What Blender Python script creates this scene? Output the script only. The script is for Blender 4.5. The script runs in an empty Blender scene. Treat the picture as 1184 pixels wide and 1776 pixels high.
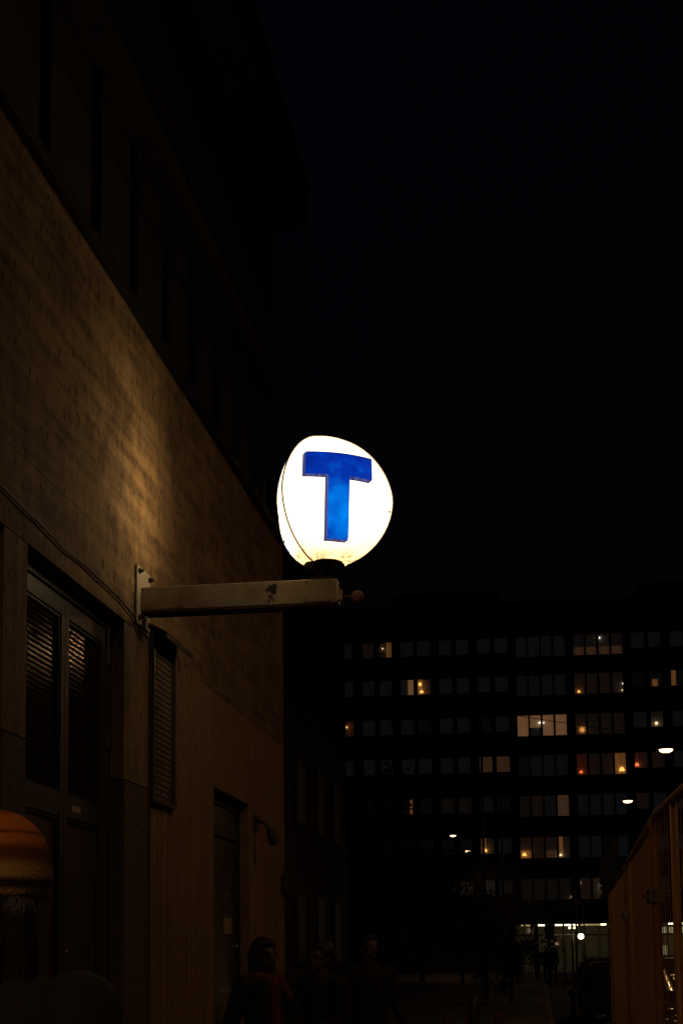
import bpy, math, random
from mathutils import Vector, Matrix, Euler, noise
random.seed(11)
R = math.radians
scene = bpy.context.scene
COL = scene.collection

# ------------------------------------------------------------------ camera
EYE = 1.6
cam_d = bpy.data.cameras.new('camera'); cam = bpy.data.objects.new('camera', cam_d); COL.objects.link(cam)
cam_d.sensor_fit = 'HORIZONTAL'; cam_d.sensor_width = 24.0
cam_d.lens = 24.0 * 2400.0 / 1184.0
cam_d.shift_y = 510.0 / 1184.0
cam_d.clip_start = 0.05; cam_d.clip_end = 3000
CM = Matrix.Rotation(R(8.0), 3, 'Z') @ Matrix.Rotation(R(96.0), 3, 'X') @ Matrix.Rotation(R(-0.6), 3, 'Z')
cam.matrix_world = Matrix.Translation((0, 0, EYE)) @ CM.to_4x4()
scene.camera = cam

# ------------------------------------------------------------------ night sky
world = bpy.data.worlds.new('World'); scene.world = world; world.use_nodes = True
wn = world.node_tree.nodes; wl = world.node_tree.links; wn.clear()
sky = wn.new('ShaderNodeTexSky'); sky.sky_type = 'NISHITA'; sky.sun_disc = False
sky.sun_elevation = R(-3.0); sky.sun_rotation = R(150); sky.air_density = 1.0; sky.dust_density = 1.0; sky.ozone_density = 2.0
bg = wn.new('ShaderNodeBackground'); bg.inputs['Strength'].default_value = 0.024
wo = wn.new('ShaderNodeOutputWorld')
wl.new(sky.outputs[0], bg.inputs['Color']); wl.new(bg.outputs[0], wo.inputs['Surface'])
scene.view_settings.view_transform = 'Standard'; scene.view_settings.look = 'None'
scene.view_settings.exposure = 0.0; scene.view_settings.gamma = 1.0
try: scene.view_settings.use_curve_mapping = False
except Exception: pass
scene.cycles.use_denoising = True
scene.cycles.sample_clamp_indirect = 4.0
scene.cycles.max_bounces = 6

# ------------------------------------------------------------------ materials
MATS = {}
def mat(name, col, rough=0.7, var=0.25, scale=6.0, bump=0.15, metal=0.0, dark=None, emit=None, es=0.0, bscale=None, stretch=(1, 1, 1), spec=0.5):
    if name in MATS: return MATS[name]
    m = bpy.data.materials.new(name); m.use_nodes = True
    n = m.node_tree.nodes; l = m.node_tree.links
    b = n['Principled BSDF']
    b.inputs['Roughness'].default_value = rough; b.inputs['Metallic'].default_value = metal
    b.inputs['Specular IOR Level'].default_value = spec
    tc = n.new('ShaderNodeTexCoord'); mp = n.new('ShaderNodeMapping'); mp.inputs['Scale'].default_value = stretch
    l.new(tc.outputs['Object'], mp.inputs[0])
    t = n.new('ShaderNodeTexNoise'); t.inputs['Scale'].default_value = scale; t.inputs['Detail'].default_value = 6
    l.new(mp.outputs[0], t.inputs['Vector'])
    r = n.new('ShaderNodeValToRGB')
    d = dark or tuple(c * (1 - var) for c in col)
    r.color_ramp.elements[0].position = 0.35; r.color_ramp.elements[1].position = 0.65
    r.color_ramp.elements[0].color = (*d, 1); r.color_ramp.elements[1].color = (*col, 1)
    l.new(t.outputs['Fac'], r.inputs[0]); l.new(r.outputs[0], b.inputs['Base Color'])
    if bump:
        t2 = n.new('ShaderNodeTexNoise'); t2.inputs['Scale'].default_value = bscale or scale * 6; t2.inputs['Detail'].default_value = 4
        l.new(mp.outputs[0], t2.inputs['Vector'])
        bp = n.new('ShaderNodeBump'); bp.inputs['Strength'].default_value = bump; bp.inputs['Distance'].default_value = 0.02
        l.new(t2.outputs['Fac'], bp.inputs['Height']); l.new(bp.outputs[0], b.inputs['Normal'])
    if emit:
        b.inputs['Emission Color'].default_value = (*emit, 1); b.inputs['Emission Strength'].default_value = es
    MATS[name] = m
    return m

def concrete(name, light, dark, pitty=True, vertical=False, streak=0.5):
    """cast concrete: blotchy staining, board-wise streaks, fine grain, blow holes"""
    m = bpy.data.materials.new(name); m.use_nodes = True; MATS[name] = m
    n = m.node_tree.nodes; l = m.node_tree.links; b = n['Principled BSDF']
    b.inputs['Roughness'].default_value = 0.82; b.inputs['Specular IOR Level'].default_value = 0.3
    tc = n.new('ShaderNodeTexCoord')
    def nz(sc, stretch, det=6, rough=0.6, dist=0.0):
        mp = n.new('ShaderNodeMapping'); mp.inputs['Scale'].default_value = stretch
        t = n.new('ShaderNodeTexNoise'); t.inputs['Scale'].default_value = sc; t.inputs['Detail'].default_value = det
        t.inputs['Roughness'].default_value = rough; t.inputs['Distortion'].default_value = dist
        l.new(tc.outputs['Object'], mp.inputs[0]); l.new(mp.outputs[0], t.inputs['Vector']); return t.outputs['Fac']
    def mth(op, a, c, clamp=False):
        x = n.new('ShaderNodeMath'); x.operation = op; x.use_clamp = clamp
        for i, v in enumerate((a, c)):
            if hasattr(v, 'is_output'): l.new(v, x.inputs[i])
            else: x.inputs[i].default_value = v
        return x.outputs[0]
    big = nz(1.6, (1, 1, .8), 6, 0.6, 0.6)
    st = nz(1.0, (1, 14, 0.7) if vertical else (1, 1.1, 13), 3, 0.5, 0.3)
    mid = nz(9.0, (1, 1.0, 0.6), 9, 0.78, 0.4)
    fine = nz(75.0, (1, 1, 1), 3, 0.6)
    s = mth('ADD', mth('MULTIPLY', big, 0.5), mth('MULTIPLY', st, streak))
    s = mth('ADD', s, mth('MULTIPLY', mid, 0.8))
    s = mth('ADD', s, mth('MULTIPLY', fine, 0.16))
    tot = 0.5 * (0.5 + streak + 0.8 + 0.16)
    r = n.new('ShaderNodeValToRGB'); r.color_ramp.elements[0].color = (*dark, 1); r.color_ramp.elements[1].color = (*light, 1)
    r.color_ramp.elements[0].position = 0.405; r.color_ramp.elements[1].position = 0.605
    s = mth('MULTIPLY', s, 0.5 / tot); l.new(s, r.inputs[0])
    col = r.outputs[0]; h = mth('ADD', mth('MULTIPLY', mid, 0.6), mth('MULTIPLY', fine, 0.25))
    if pitty:
        mp = n.new('ShaderNodeMapping'); mp.inputs['Scale'].default_value = (1, 1.05, 0.5)
        l.new(tc.outputs['Object'], mp.inputs[0])
        pits = None
        for sc, th in ((21.0, 0.19), (9.0, 0.11), (36.0, 0.16)):
            v = n.new('ShaderNodeTexVoronoi'); v.inputs['Scale'].default_value = sc; v.inputs['Randomness'].default_value = 1.0
            l.new(mp.outputs[0], v.inputs['Vector'])
            # only some cells carry a hole, and its size follows the cell's own random value
            sep = n.new('ShaderNodeSeparateColor'); l.new(v.outputs['Color'], sep.inputs[0])
            rad = mth('MULTIPLY', mth('SUBTRACT', sep.outputs[0], 0.62, True), th * 4.0)
            p = mth('MULTIPLY', mth('SUBTRACT', rad, v.outputs['Distance'], True), 8.0, True)
            pits = p if pits is None else mth('MAXIMUM', pits, p)
        mx = n.new('ShaderNodeMix'); mx.data_type = 'RGBA'
        l.new(pits, mx.inputs[0]); l.new(col, mx.inputs[6]); mx.inputs[7].default_value = (dark[0] * .6, dark[1] * .6, dark[2] * .6, 1)
        col = mx.outputs[2]; h = mth('SUBTRACT', h, mth('MULTIPLY', pits, 0.8))
    bp = n.new('ShaderNodeBump'); bp.inputs['Strength'].default_value = 0.5; bp.inputs['Distance'].default_value = 0.012
    l.new(h, bp.inputs['Height']); l.new(bp.outputs[0], b.inputs['Normal']); l.new(col, b.inputs['Base Color'])
    return m

def glass(name, tint=(0.5, 0.55, 0.6), rough=0.03, fac=0.12):
    m = bpy.data.materials.new(name); m.use_nodes = True; MATS[name] = m
    n = m.node_tree.nodes; l = m.node_tree.links; out = n['Material Output']; n.remove(n['Principled BSDF'])
    tr = n.new('ShaderNodeBsdfTransparent'); tr.inputs[0].default_value = (*tint, 1)
    gl = n.new('ShaderNodeBsdfGlossy'); gl.inputs['Roughness'].default_value = rough
    fr = n.new('ShaderNodeFresnel'); fr.inputs['IOR'].default_value = 1.5
    mx = n.new('ShaderNodeMixShader'); l.new(fr.outputs[0], mx.inputs[0]); l.new(tr.outputs[0], mx.inputs[1]); l.new(gl.outputs[0], mx.inputs[2])
    l.new(mx.outputs[0], out.inputs['Surface']); return m

def lit(name, col, s, base=(0.5, 0.45, 0.4), folds=0.0, fscale=9.0):
    """surface given emission; folds = vertical pleats of a backlit curtain"""
    if name in MATS: return MATS[name]
    m = bpy.data.materials.new(name); m.use_nodes = True; MATS[name] = m
    n = m.node_tree.nodes; l = m.node_tree.links; b = n['Principled BSDF']
    b.inputs['Base Color'].default_value = (*base, 1); b.inputs['Roughness'].default_value = 0.6
    tc = n.new('ShaderNodeTexCoord'); t = n.new('ShaderNodeTexNoise'); mp = n.new('ShaderNodeMapping')
    mp.inputs['Scale'].default_value = (fscale, 1, 0.35) if folds else (1, 1, 1)
    t.inputs['Scale'].default_value = 1.0 if folds else 1.7; t.inputs['Detail'].default_value = 3
    l.new(tc.outputs['Object'], mp.inputs[0]); l.new(mp.outputs[0], t.inputs['Vector'])
    r = n.new('ShaderNodeMapRange'); k = folds or 0.25
    r.inputs[1].default_value = 0.3; r.inputs[2].default_value = 0.7; r.inputs[3].default_value = s * (1 - k); r.inputs[4].default_value = s * (1 + k)
    l.new(t.outputs['Fac'], r.inputs[0]); l.new(r.outputs[0], b.inputs['Emission Strength'])
    b.inputs['Emission Color'].default_value = (*col, 1)
    return m

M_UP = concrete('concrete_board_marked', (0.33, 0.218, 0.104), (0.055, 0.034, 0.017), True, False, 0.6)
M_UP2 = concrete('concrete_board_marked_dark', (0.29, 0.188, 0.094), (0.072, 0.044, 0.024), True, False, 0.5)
M_RIB = concrete('concrete_ribbed', (0.31, 0.195, 0.115), (0.17, 0.103, 0.063), False, True, 0.5)
M_PIER = concrete('concrete_pier', (0.27, 0.19, 0.115), (0.11, 0.075, 0.045), True, True, 0.7)
M_AGG = mat('aggregate_panel', (0.14, 0.095, 0.07), 0.9, 0.6, 45, 0.6, bscale=120)
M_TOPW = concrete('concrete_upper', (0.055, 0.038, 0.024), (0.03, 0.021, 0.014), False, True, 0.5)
M_FLASH = mat('dark_flashing', (0.022, 0.024, 0.024), 0.45, 0.4, 5, 0.1, 0.6)
M_BLACK = mat('black_metal', (0.018, 0.017, 0.016), 0.5, 0.4, 8, 0.1)
M_GLASSD = mat('dark_window_glass', (0.03, 0.03, 0.034), 0.12, 0.3, 2, 0.0)
M_CLER = mat('clerestory_glass', (0.034, 0.029, 0.023), 0.5, 0.3, 2, 0.0)
M_DOOR = mat('brown_door_paint', (0.075, 0.052, 0.036), 0.38, 0.3, 9, 0.05)
M_DOORF = mat('grey_door_paint', (0.052, 0.037, 0.027), 0.42, 0.25, 7, 0.05)
M_ARM = mat('beige_enamel', (0.40, 0.335, 0.25), 0.42, 0.22, 7, 0.04, dark=(0.24, 0.19, 0.13))
M_PLATE = mat('pale_plate', (0.45, 0.40, 0.32), 0.5, 0.25, 14, 0.05)
M_RUST = mat('rust', (0.085, 0.035, 0.016), 0.9, 0.6, 60, 0.6)
M_STEEL = mat('bare_steel', (0.30, 0.27, 0.23), 0.35, 0.4, 30, 0.1, 0.9)
M_CAB = mat('cable_sheath', (0.03, 0.026, 0.022), 0.5, 0.3, 20, 0.1)
M_FENCE = mat('galvanised_wire', (0.46, 0.25, 0.105), 0.6, 0.35, 12, 0.1, 0.2)
M_ASPH = mat('asphalt', (0.055, 0.052, 0.05), 0.85, 0.5, 3, 0.4, bscale=160)
M_PAVE = mat('pavement_slab', (0.11, 0.10, 0.095), 0.8, 0.4, 2.2, 0.3, bscale=90)
M_KERB = mat('granite_kerb', (0.16, 0.15, 0.14), 0.8, 0.4, 12, 0.3)
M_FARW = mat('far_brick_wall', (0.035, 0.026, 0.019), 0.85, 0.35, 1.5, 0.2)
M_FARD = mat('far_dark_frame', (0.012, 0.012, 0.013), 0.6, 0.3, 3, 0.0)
M_BARK = mat('bark', (0.05, 0.04, 0.03), 0.9, 0.5, 14, 0.6)
M_LEAF = mat('foliage', (0.035, 0.045, 0.02), 0.6, 0.5, 3, 0.0)
M_GLASS = glass('window_pane_glass', (.8, .8, .8))

# ------------------------------------------------------------------ mesh building
class MB:
    def __init__(s): s.v = []; s.f = []
    def add(s, vs, fs):
        o = len(s.v); s.v += [tuple(p) for p in vs]; s.f += [tuple(i + o for i in f) for f in fs]; return s
    def box(s, x0, x1, y0, y1, z0, z1):
        return s.add([(x0, y0, z0), (x1, y0, z0), (x1, y1, z0), (x0, y1, z0), (x0, y0, z1), (x1, y0, z1), (x1, y1, z1), (x0, y1, z1)],
                     [(0, 3, 2, 1), (4, 5, 6, 7), (0, 1, 5, 4), (1, 2, 6, 5), (2, 3, 7, 6), (3, 0, 4, 7)])
    def ring(s, y0, y1, a0, a1, z0, z1, t, axis='x'):
        """a rectangular frame: (a0..a1, z0..z1) outside, t wide, thick y0..y1 across axis"""
        for (p0, p1, q0, q1) in ((a0, a1, z0, z0 + t), (a0, a1, z1 - t, z1), (a0, a0 + t, z0 + t, z1 - t), (a1 - t, a1, z0 + t, z1 - t)):
            if axis == 'x': s.box(y0, y1, p0, p1, q0, q1)
            else: s.box(p0, p1, y0, y1, q0, q1)
        return s
    def tube(s, path, r, n=8, caps=True):
        path = [Vector(p) for p in path]; rr = r if isinstance(r, (list, tuple)) else [r] * len(path)
        o = len(s.v); prev = None
        for i, p in enumerate(path):
            d = (path[min(i + 1, len(path) - 1)] - path[max(i - 1, 0)]).normalized()
            if prev is None:
                a = d.orthogonal().normalized()
            else:
                a = (prev - d * prev.dot(d)); a = a.normalized() if a.length > 1e-6 else d.orthogonal().normalized()
            prev = a; b = d.cross(a)
            for k in range(n):
                t = 2 * math.pi * k / n
                s.v.append(tuple(p + (a * math.cos(t) + b * math.sin(t)) * rr[i]))
        for i in range(len(path) - 1):
            for k in range(n):
                k2 = (k + 1) % n
                s.f.append((o + i * n + k, o + i * n + k2, o + (i + 1) * n + k2, o + (i + 1) * n + k))
        if caps:
            s.f.append(tuple(o + k for k in reversed(range(n)))); e = o + (len(path) - 1) * n
            s.f.append(tuple(e + k for k in range(n)))
        return s
    def cone(s, p0, p1, r0, r1, n=14):
        """tapered limb with rounded ends"""
        p0 = Vector(p0); p1 = Vector(p1); d = (p1 - p0); L = d.length; d = d / L if L > 1e-6 else Vector((0, 0, 1))
        pts = []; rs = []
        for k in range(1, 5):
            t = math.pi / 2 * k / 4; pts.append(p0 - d * r0 * math.cos(t)); rs.append(r0 * math.sin(t))
        for k in range(0, 4):
            t = math.pi / 2 * k / 4; pts.append(p1 + d * r1 * math.sin(t)); rs.append(r1 * math.cos(t))
        return s.tube(pts, rs, n)
    def ball(s, c, rx, ry=None, rz=None, nu=16, nv=10):
        ry = rx if ry is None else ry; rz = rx if rz is None else rz
        o = len(s.v); c = Vector(c)
        for j in range(1, nv):
            t = math.pi * j / nv
            for k in range(nu):
                p = 2 * math.pi * k / nu
                s.v.append((c.x + rx * math.sin(t) * math.cos(p), c.y + ry * math.sin(t) * math.sin(p), c.z + rz * math.cos(t)))
        s.v.append((c.x, c.y, c.z + rz)); s.v.append((c.x, c.y, c.z - rz)); T = len(s.v) - 2; B = T + 1
        for j in range(nv - 2):
            for k in range(nu):
                k2 = (k + 1) % nu
                s.f.append((o + j * nu + k, o + (j + 1) * nu + k, o + (j + 1) * nu + k2, o + j * nu + k2))
        for k in range(nu):
            k2 = (k + 1) % nu; s.f.append((T, o + k, o + k2)); e = o + (nv - 2) * nu; s.f.append((B, e + k2, e + k))
        return s
    def lathe(s, prof, c, n=20, axis='z'):
        o = len(s.v); c = Vector(c)
        for (r, h) in prof:
            for k in range(n):
                t = 2 * math.pi * k / n; a, b = r * math.cos(t), r * math.sin(t)
                s.v.append(tuple(c + (Vector((a, b, h)) if axis == 'z' else Vector((h, a, b)) if axis == 'x' else Vector((a, h, b)))))
        for i in range(len(prof) - 1):
            for k in range(n):
                k2 = (k + 1) % n; q = (o + i * n + k, o + i * n + k2, o + (i + 1) * n + k2, o + (i + 1) * n + k)
                s.f.append(q)
        s.f.append(tuple(o + k for k in reversed(range(n)))); e = o + (len(prof) - 1) * n; s.f.append(tuple(e + k for k in range(n)))
        return s
    def grid(s, fn, nu, nv):
        o = len(s.v)
        for j in range(nv + 1):
            for i in range(nu + 1): s.v.append(tuple(fn(i / nu, j / nv)))
        for j in range(nv):
            for i in range(nu):
                a = o + j * (nu + 1) + i; s.f.append((a, a + 1, a + nu + 2, a + nu + 1))
        return s
    def mesh(s, name, m, smooth=False, off=(0, 0, 0)):
        me = bpy.data.meshes.new(name)
        me.from_pydata([(x - off[0], y - off[1], z - off[2]) for x, y, z in s.v], [], s.f); me.update()
        if m: me.materials.append(m)
        if smooth: me.polygons.foreach_set('use_smooth', [True] * len(me.polygons))
        return me
    def build(s, name, m, parent=None, smooth=False, world=False, fix=False):
        """world=True: vertices are world coordinates, parent's root stands at its own place unrotated"""
        off = (0, 0, 0)
        if world and parent is not None:
            r = parent
            while r.parent: r = r.parent
            off = r.location
        me = s.mesh(name, m, smooth, off)
        if fix:
            import bmesh
            b = bmesh.new(); b.from_mesh(me); bmesh.ops.recalc_face_normals(b, faces=b.faces); b.to_mesh(me); b.free()
        o = bpy.data.objects.new(name, me); COL.objects.link(o)
        if parent is not None: o.parent = parent
        return o

def tag(o, label, cat, group=None):
    o['label'] = label; o['category'] = cat
    if group: o['group'] = group
    return o
def thing(name, label, cat, loc=(0, 0, 0), rz=0.0, group=None):
    o = bpy.data.objects.new(name, None); COL.objects.link(o); o.location = loc; o.rotation_euler = (0, 0, rz)
    o.empty_display_size = 0.1
    return tag(o, label, cat, group)
def struct(o): o['kind'] = 'structure'; return o
def dup(o, parent=None):
    c = o.copy(); COL.objects.link(c); c.parent = parent
    for ch in list(o.children): dup(ch, c)
    return c
def remesh(o, vox):
    md = o.modifiers.new('remesh', 'REMESH'); md.mode = 'VOXEL'; md.voxel_size = vox; md.use_smooth_shade = True
    ms = o.modifiers.new('smooth', 'SMOOTH'); ms.factor = 0.5; ms.iterations = 3
    return o
def bevel(o, w, seg=2):
    b = o.modifiers.new('bevel', 'BEVEL'); b.width = w; b.segments = seg; b.limit_method = 'ANGLE'; return o

# ================================================================== GROUND
struct(MB().box(-600, 600, -300, 1500, -0.5, -0.12).build('road', M_ASPH))
pv = MB()
struct(MB().box(-12, 0.16, -12, 93, -0.118, 0.0).build('pavement', M_PAVE))
k = MB()
yy = -12.0
while yy < 93: k.box(0.168, 0.3, yy, yy + 0.985, -0.118, 0.006 + random.uniform(-.003, .003)); yy += 1.0
struct(bevel(k.build('kerb', M_KERB), 0.012))
struct(MB().box(-40, 40, 93.004, 140, -0.118, -0.02).build('far_pavement', M_PAVE))

# ================================================================== CONCRETE BUILDING (left)
XW = -2.25; YC = 12.27; ZJ = 3.46; ZL = 5.31
bld = thing('concrete_building', 'brown board-marked concrete building with dark upper windows behind the lit sign', 'building', (XW, 4, 0))
W = dict(parent=bld, world=True)
# structural core behind the skins (openings for three doors)
core = MB()
XB = -2.33
openings = [(3.75, 5.60, 3.46), (5.88, 7.37, 3.46), (9.53, 10.74, 2.77)]
ys = -8.0
for (a, b, h) in openings:
    core.box(XB - 0.35, XB, ys, a, 0, 5.30); core.box(XB - 0.35, XB, a, b, h, 5.30); ys = b
core.box(XB - 0.35, XB, ys, YC - 0.02, 0, 5.30)
core.box(-13.0, XB - 0.36, -8, YC - 0.02, 0, 8.40)
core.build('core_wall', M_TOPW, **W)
# upper zone: cast against rough horizontal boards
def boards(y0, y1, z0, z1, m, name, amp, hmin=.072, hmax=.105):
    b = MB(); z = z0
    while z < z1 - 0.005:
        h = min(random.uniform(hmin, hmax), z1 - z)
        if z1 - z - h < 0.03: h = z1 - z
        y = y0
        while y < y1 - 0.001:
            L = min(random.uniform(1.1, 3.2), y1 - y)
            if y1 - y - L < 0.4: L = y1 - y
            f = XW + random.uniform(-amp, amp); t = random.uniform(-amp, amp) * .6
            v = [(XB, y, z), (f, y, z), (f + t, y + L + .0, z), (XB, y + L + .0, z), (XB, y, z + h + .0), (f - t * .5, y, z + h + .0), (f + t * .3, y + L + .0, z + h + .0), (XB, y + L + .0, z + h + .0)]
            b.add(v, [(0, 3, 2, 1), (4, 5, 6, 7), (0, 1, 5, 4), (1, 2, 6, 5), (2, 3, 7, 6), (3, 0, 4, 7)])
            y += L
        z += h
    return b.build(name, m, **W)
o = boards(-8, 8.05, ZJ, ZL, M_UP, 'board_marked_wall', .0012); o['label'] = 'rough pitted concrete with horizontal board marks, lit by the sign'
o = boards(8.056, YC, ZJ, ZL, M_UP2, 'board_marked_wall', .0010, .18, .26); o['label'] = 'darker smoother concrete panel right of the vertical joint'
# lower zone: narrow vertical ribs
def ribs(y0, y1, z0, z1, name='ribbed_wall'):
    b = MB(); y = y0
    while y < y1 - .004:
        w = min(random.choice((.03, .045, .045, .06, .09)), y1 - y)
        f = XW - random.choice((0, .001, .002, .003, .004)) + random.uniform(-.001, .001)
        b.box(XB, f, y + .0006, y + w - .0006, z0, z1); y += w
    return b.build(name, M_RIB, **W)
ribs(7.86, 9.53, 0.0, ZJ - .003); ribs(10.74, YC, 0.0, ZJ - .003); ribs(9.53, 10.74, 2.77, ZJ - .003)
ribs(-8, 3.75, 0, ZJ - .003)
for (a, b) in ((7.37, 7.855), (5.60, 5.88)):
    MB().box(XB, XW - .004, a, b, 2.565, ZJ - .002).build('pier', M_PIER, **W)
    bevel(MB().box(XB, XW + .004, a + .0, b - .004, 0, 2.555).build('plinth_panel', M_AGG, **W), .006)
# end wall of the building
MB().box(-13, XB - .36, YC - .018, YC - .004, 0, 8.4).build('end_wall', M_TOPW, **W)
# metal ledge
b = MB(); y = -8
while y < YC: b.box(XB, XW + .055, y, min(y + 2.0, YC + .03) - .006, ZL + .005, ZL + .065); y += 2
bevel(b.build('ledge_flashing', M_FLASH, **W), .006)
# clerestory band
XG = -2.44
mull = [1.0, 1.75, 2.5, 3.25, 4.1, 4.95, 5.80, 6.56, 7.36, 8.13, 8.86, 9.62, 10.40, 11.15, 11.85, YC - .13]
for i, ym in enumerate(mull):
    wdt = .17 if i % 2 else .11
    MB().box(XG - .02, XG + .05, ym - wdt / 2, ym + wdt / 2, ZL + .07, 6.74).build('window_post', M_BLACK, **W)
    if i < len(mull) - 1:
        y0, y1 = ym + wdt / 2 + .004, mull[i + 1] - (.17 if (i + 1) % 2 else .11) / 2 - .004
        MB().box(XG - .012, XG, y0, y1, ZL + .07, 6.74).build('window_pane', M_CLER, **W)
        MB().box(XG + .002, XG + .016, y0, y1, 6.42, 6.45).build('transom_bar', M_BLACK, **W)
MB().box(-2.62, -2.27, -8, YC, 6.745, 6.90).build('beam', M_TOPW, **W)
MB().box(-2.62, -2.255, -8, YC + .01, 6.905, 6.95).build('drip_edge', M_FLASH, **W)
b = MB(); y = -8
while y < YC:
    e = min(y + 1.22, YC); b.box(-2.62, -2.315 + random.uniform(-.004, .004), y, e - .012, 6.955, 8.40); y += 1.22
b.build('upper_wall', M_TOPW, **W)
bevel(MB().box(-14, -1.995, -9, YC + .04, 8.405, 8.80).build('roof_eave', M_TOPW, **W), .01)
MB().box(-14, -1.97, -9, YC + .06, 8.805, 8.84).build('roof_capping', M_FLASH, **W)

# hammered door infill that sparkles
def hammered(name):
    m = bpy.data.materials.new(name); m.use_nodes = True; MATS[name] = m
    n = m.node_tree.nodes; l = m.node_tree.links; b = n['Principled BSDF']
    b.inputs['Base Color'].default_value = (.022, .015, .011, 1); b.inputs['Roughness'].default_value = .14; b.inputs['Metallic'].default_value = .0; b.inputs['Specular IOR Level'].default_value = .06
    tc = n.new('ShaderNodeTexCoord'); mp = n.new('ShaderNodeMapping'); mp.inputs['Scale'].default_value = (1, 1, .55)
    v = n.new('ShaderNodeTexVoronoi'); v.inputs['Scale'].default_value = 55
    l.new(tc.outputs['Object'], mp.inputs[0]); l.new(mp.outputs[0], v.inputs['Vector'])
    bp = n.new('ShaderNodeBump'); bp.inputs['Strength'].default_value = .07; bp.inputs['Distance'].default_value = .006
    l.new(v.outputs['Distance'], bp.inputs['Height']); l.new(bp.outputs[0], b.inputs['Normal'])
    return m
M_HAM = hammered('hammered_infill')

def door(y0, y1, top, leaves, label, plate=None):
    XD = -2.345
    d = MB().ring(XD - .06, XD + .012, y0 + .004, y1 - .004, -.02, top - .004, .05).build('door', M_DOORF, **W); d['label'] = label
    Wd = dict(parent=d, world=True)
    for (a, b) in leaves:
        rail = MB()
        rail.box(XD - .05, XD, a, a + .055, .02, top - .06); rail.box(XD - .05, XD, b - .055, b, .02, top - .06)
        for (z0, z1) in ((top - .15, top - .06), (2.285, 2.40), (.02, .28)):
            rail.box(XD - .05, XD - .0005, a + .055, b - .055, z0, min(z1, top - .06))
        bevel(rail.build('leaf_frame', M_DOORF, **Wd), .003)
        if top > 2.6:
            up = MB().box(XD - .035, XD - .024, a + .06, b - .06, 2.405, top - .155); zz = 2.42
            while zz < top - .17: up.add([(XD - .0239, a + .07, zz), (XD - .0239, b - .07, zz), (XD - .0239, b - .07, zz + .016), (XD - .0239, a + .07, zz + .016), (XD - .018, a + .07, zz + .004), (XD - .018, b - .07, zz + .004)], [(0, 1, 5, 4), (4, 5, 2, 3), (0, 4, 3), (1, 2, 5)]); zz += .027
            up.build('upper_panel', M_HAM, **Wd)
            MB().ring(XD - .02, XD - .008, a + .056, b - .056, 2.401, top - .151, .014).build('glazing_bead', M_BLACK, **Wd)
        MB().box(XD - .035, XD - .022, a + .06, b - .06, .285, 2.28).build('lower_panel', M_DOOR, **Wd)
        MB().ring(XD - .02, XD - .008, a + .056, b - .056, .281, 2.284, .014).build('glazing_bead', M_BLACK, **Wd)
    return d, Wd, XD
d, Wd, XD = door(5.88, 7.37, 3.46, [(5.94, 6.655), (6.66, 7.31)], 'double brown door with hammered upper panels in tall frame')
for z in (3.25, 2.78, 1.2, .3): MB().tube([(XD + .012, 7.335, z - .05), (XD + .012, 7.335, z + .05)], .014, 10).box(XD - .002, XD + .008, 7.30, 7.35, z - .05, z + .05).build('hinge', M_DOORF, **Wd)
bevel(MB().box(XD + .002, XD + .005, 6.77, 6.90, 2.325, 2.355).build('name_plate', M_PLATE, **Wd), .001)
MB().tube([(XD, 6.70, 1.10), (XD + .05, 6.70, 1.10), (XD + .05, 6.80, 1.10)], .010, 8).ball((XD + .004, 6.70, 1.61), .012).build('handle', M_STEEL, **Wd)
d0, W0, XD = door(3.75, 5.60, 3.46, [(3.81, 4.67), (4.675, 5.54)], 'dark double door at the left edge of the wall')
MB().tube([(XD, 4.72, 1.10), (XD + .05, 4.72, 1.10), (XD + .05, 4.83, 1.10)], .010, 8).build('handle', M_STEEL, **W0)
# narrow single door near the corner
XD = -2.335
d2 = MB().ring(XD - .05, XD + .01, 9.534, 10.736, -.02, 2.766, .07).build('door', M_BLACK, **W); d2['label'] = 'narrow dark service door near the corner with a notice'
W2 = dict(parent=d2, world=True)
bevel(MB().box(XD - .04, XD - .01, 9.61, 10.66, .02, 2.45).build('leaf', M_DOOR, **W2), .004)
MB().box(XD - .04, XD - .004, 9.61, 10.66, 2.47, 2.69).build('transom_panel', M_DOOR, **W2)
bevel(MB().box(XD - .009, XD - .006, 10.22, 10.50, 1.735, 1.862).build('notice', mat('notice_card', (.40, .31, .19), .6, .3, 25, .0), **W2), .0005)
MB().box(XD - .009, XD - .007, 10.05, 10.50, 1.30, 1.33).build('rail_strip', M_STEEL, **W2)
MB().tube([(XD - .01, 10.46, 1.64), (XD + .035, 10.46, 1.64)], .016, 10).ball((XD + .04, 10.46, 1.64), .02).build('handle', M_STEEL, **W2)
MB().tube([(XD - .01, 10.46, 1.56), (XD + .002, 10.46, 1.56)], .018, 10).build('lock', M_STEEL, **W2)
st = MB()  # pale strokes stuck on the leaf above the notice
xs0, xs1 = XD - .009, XD - .007
def stroke(y0, z0, y1, z1, w=.011):
    a = Vector((0, y0, z0)); c = Vector((0, y1, z1)); dd = (c - a).normalized(); nn = Vector((0, -dd.z, dd.y)) * w / 2
    q = [a - nn, c - nn, c + nn, a + nn]
    st.add([(xs0, p.y, p.z) for p in q] + [(xs1, p.y, p.z) for p in q], [(4, 5, 6, 7), (0, 1, 5, 4), (1, 2, 6, 5), (2, 3, 7, 6), (3, 0, 4, 7)])
for s4 in ((10.27, 2.03, 10.42, 2.05), (10.42, 2.05, 10.34, 1.985), (10.26, 1.975, 10.26, 1.885), (10.26, 1.885, 10.38, 1.89), (10.41, 1.965, 10.41, 1.885), (10.41, 1.885, 10.52, 1.885), (10.52, 1.885, 10.52, 1.96)):
    stroke(*s4)
st.build('lettering', mat('sticker', (.22, .16, .11), .6, .3, 25, 0), **W2)

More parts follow.
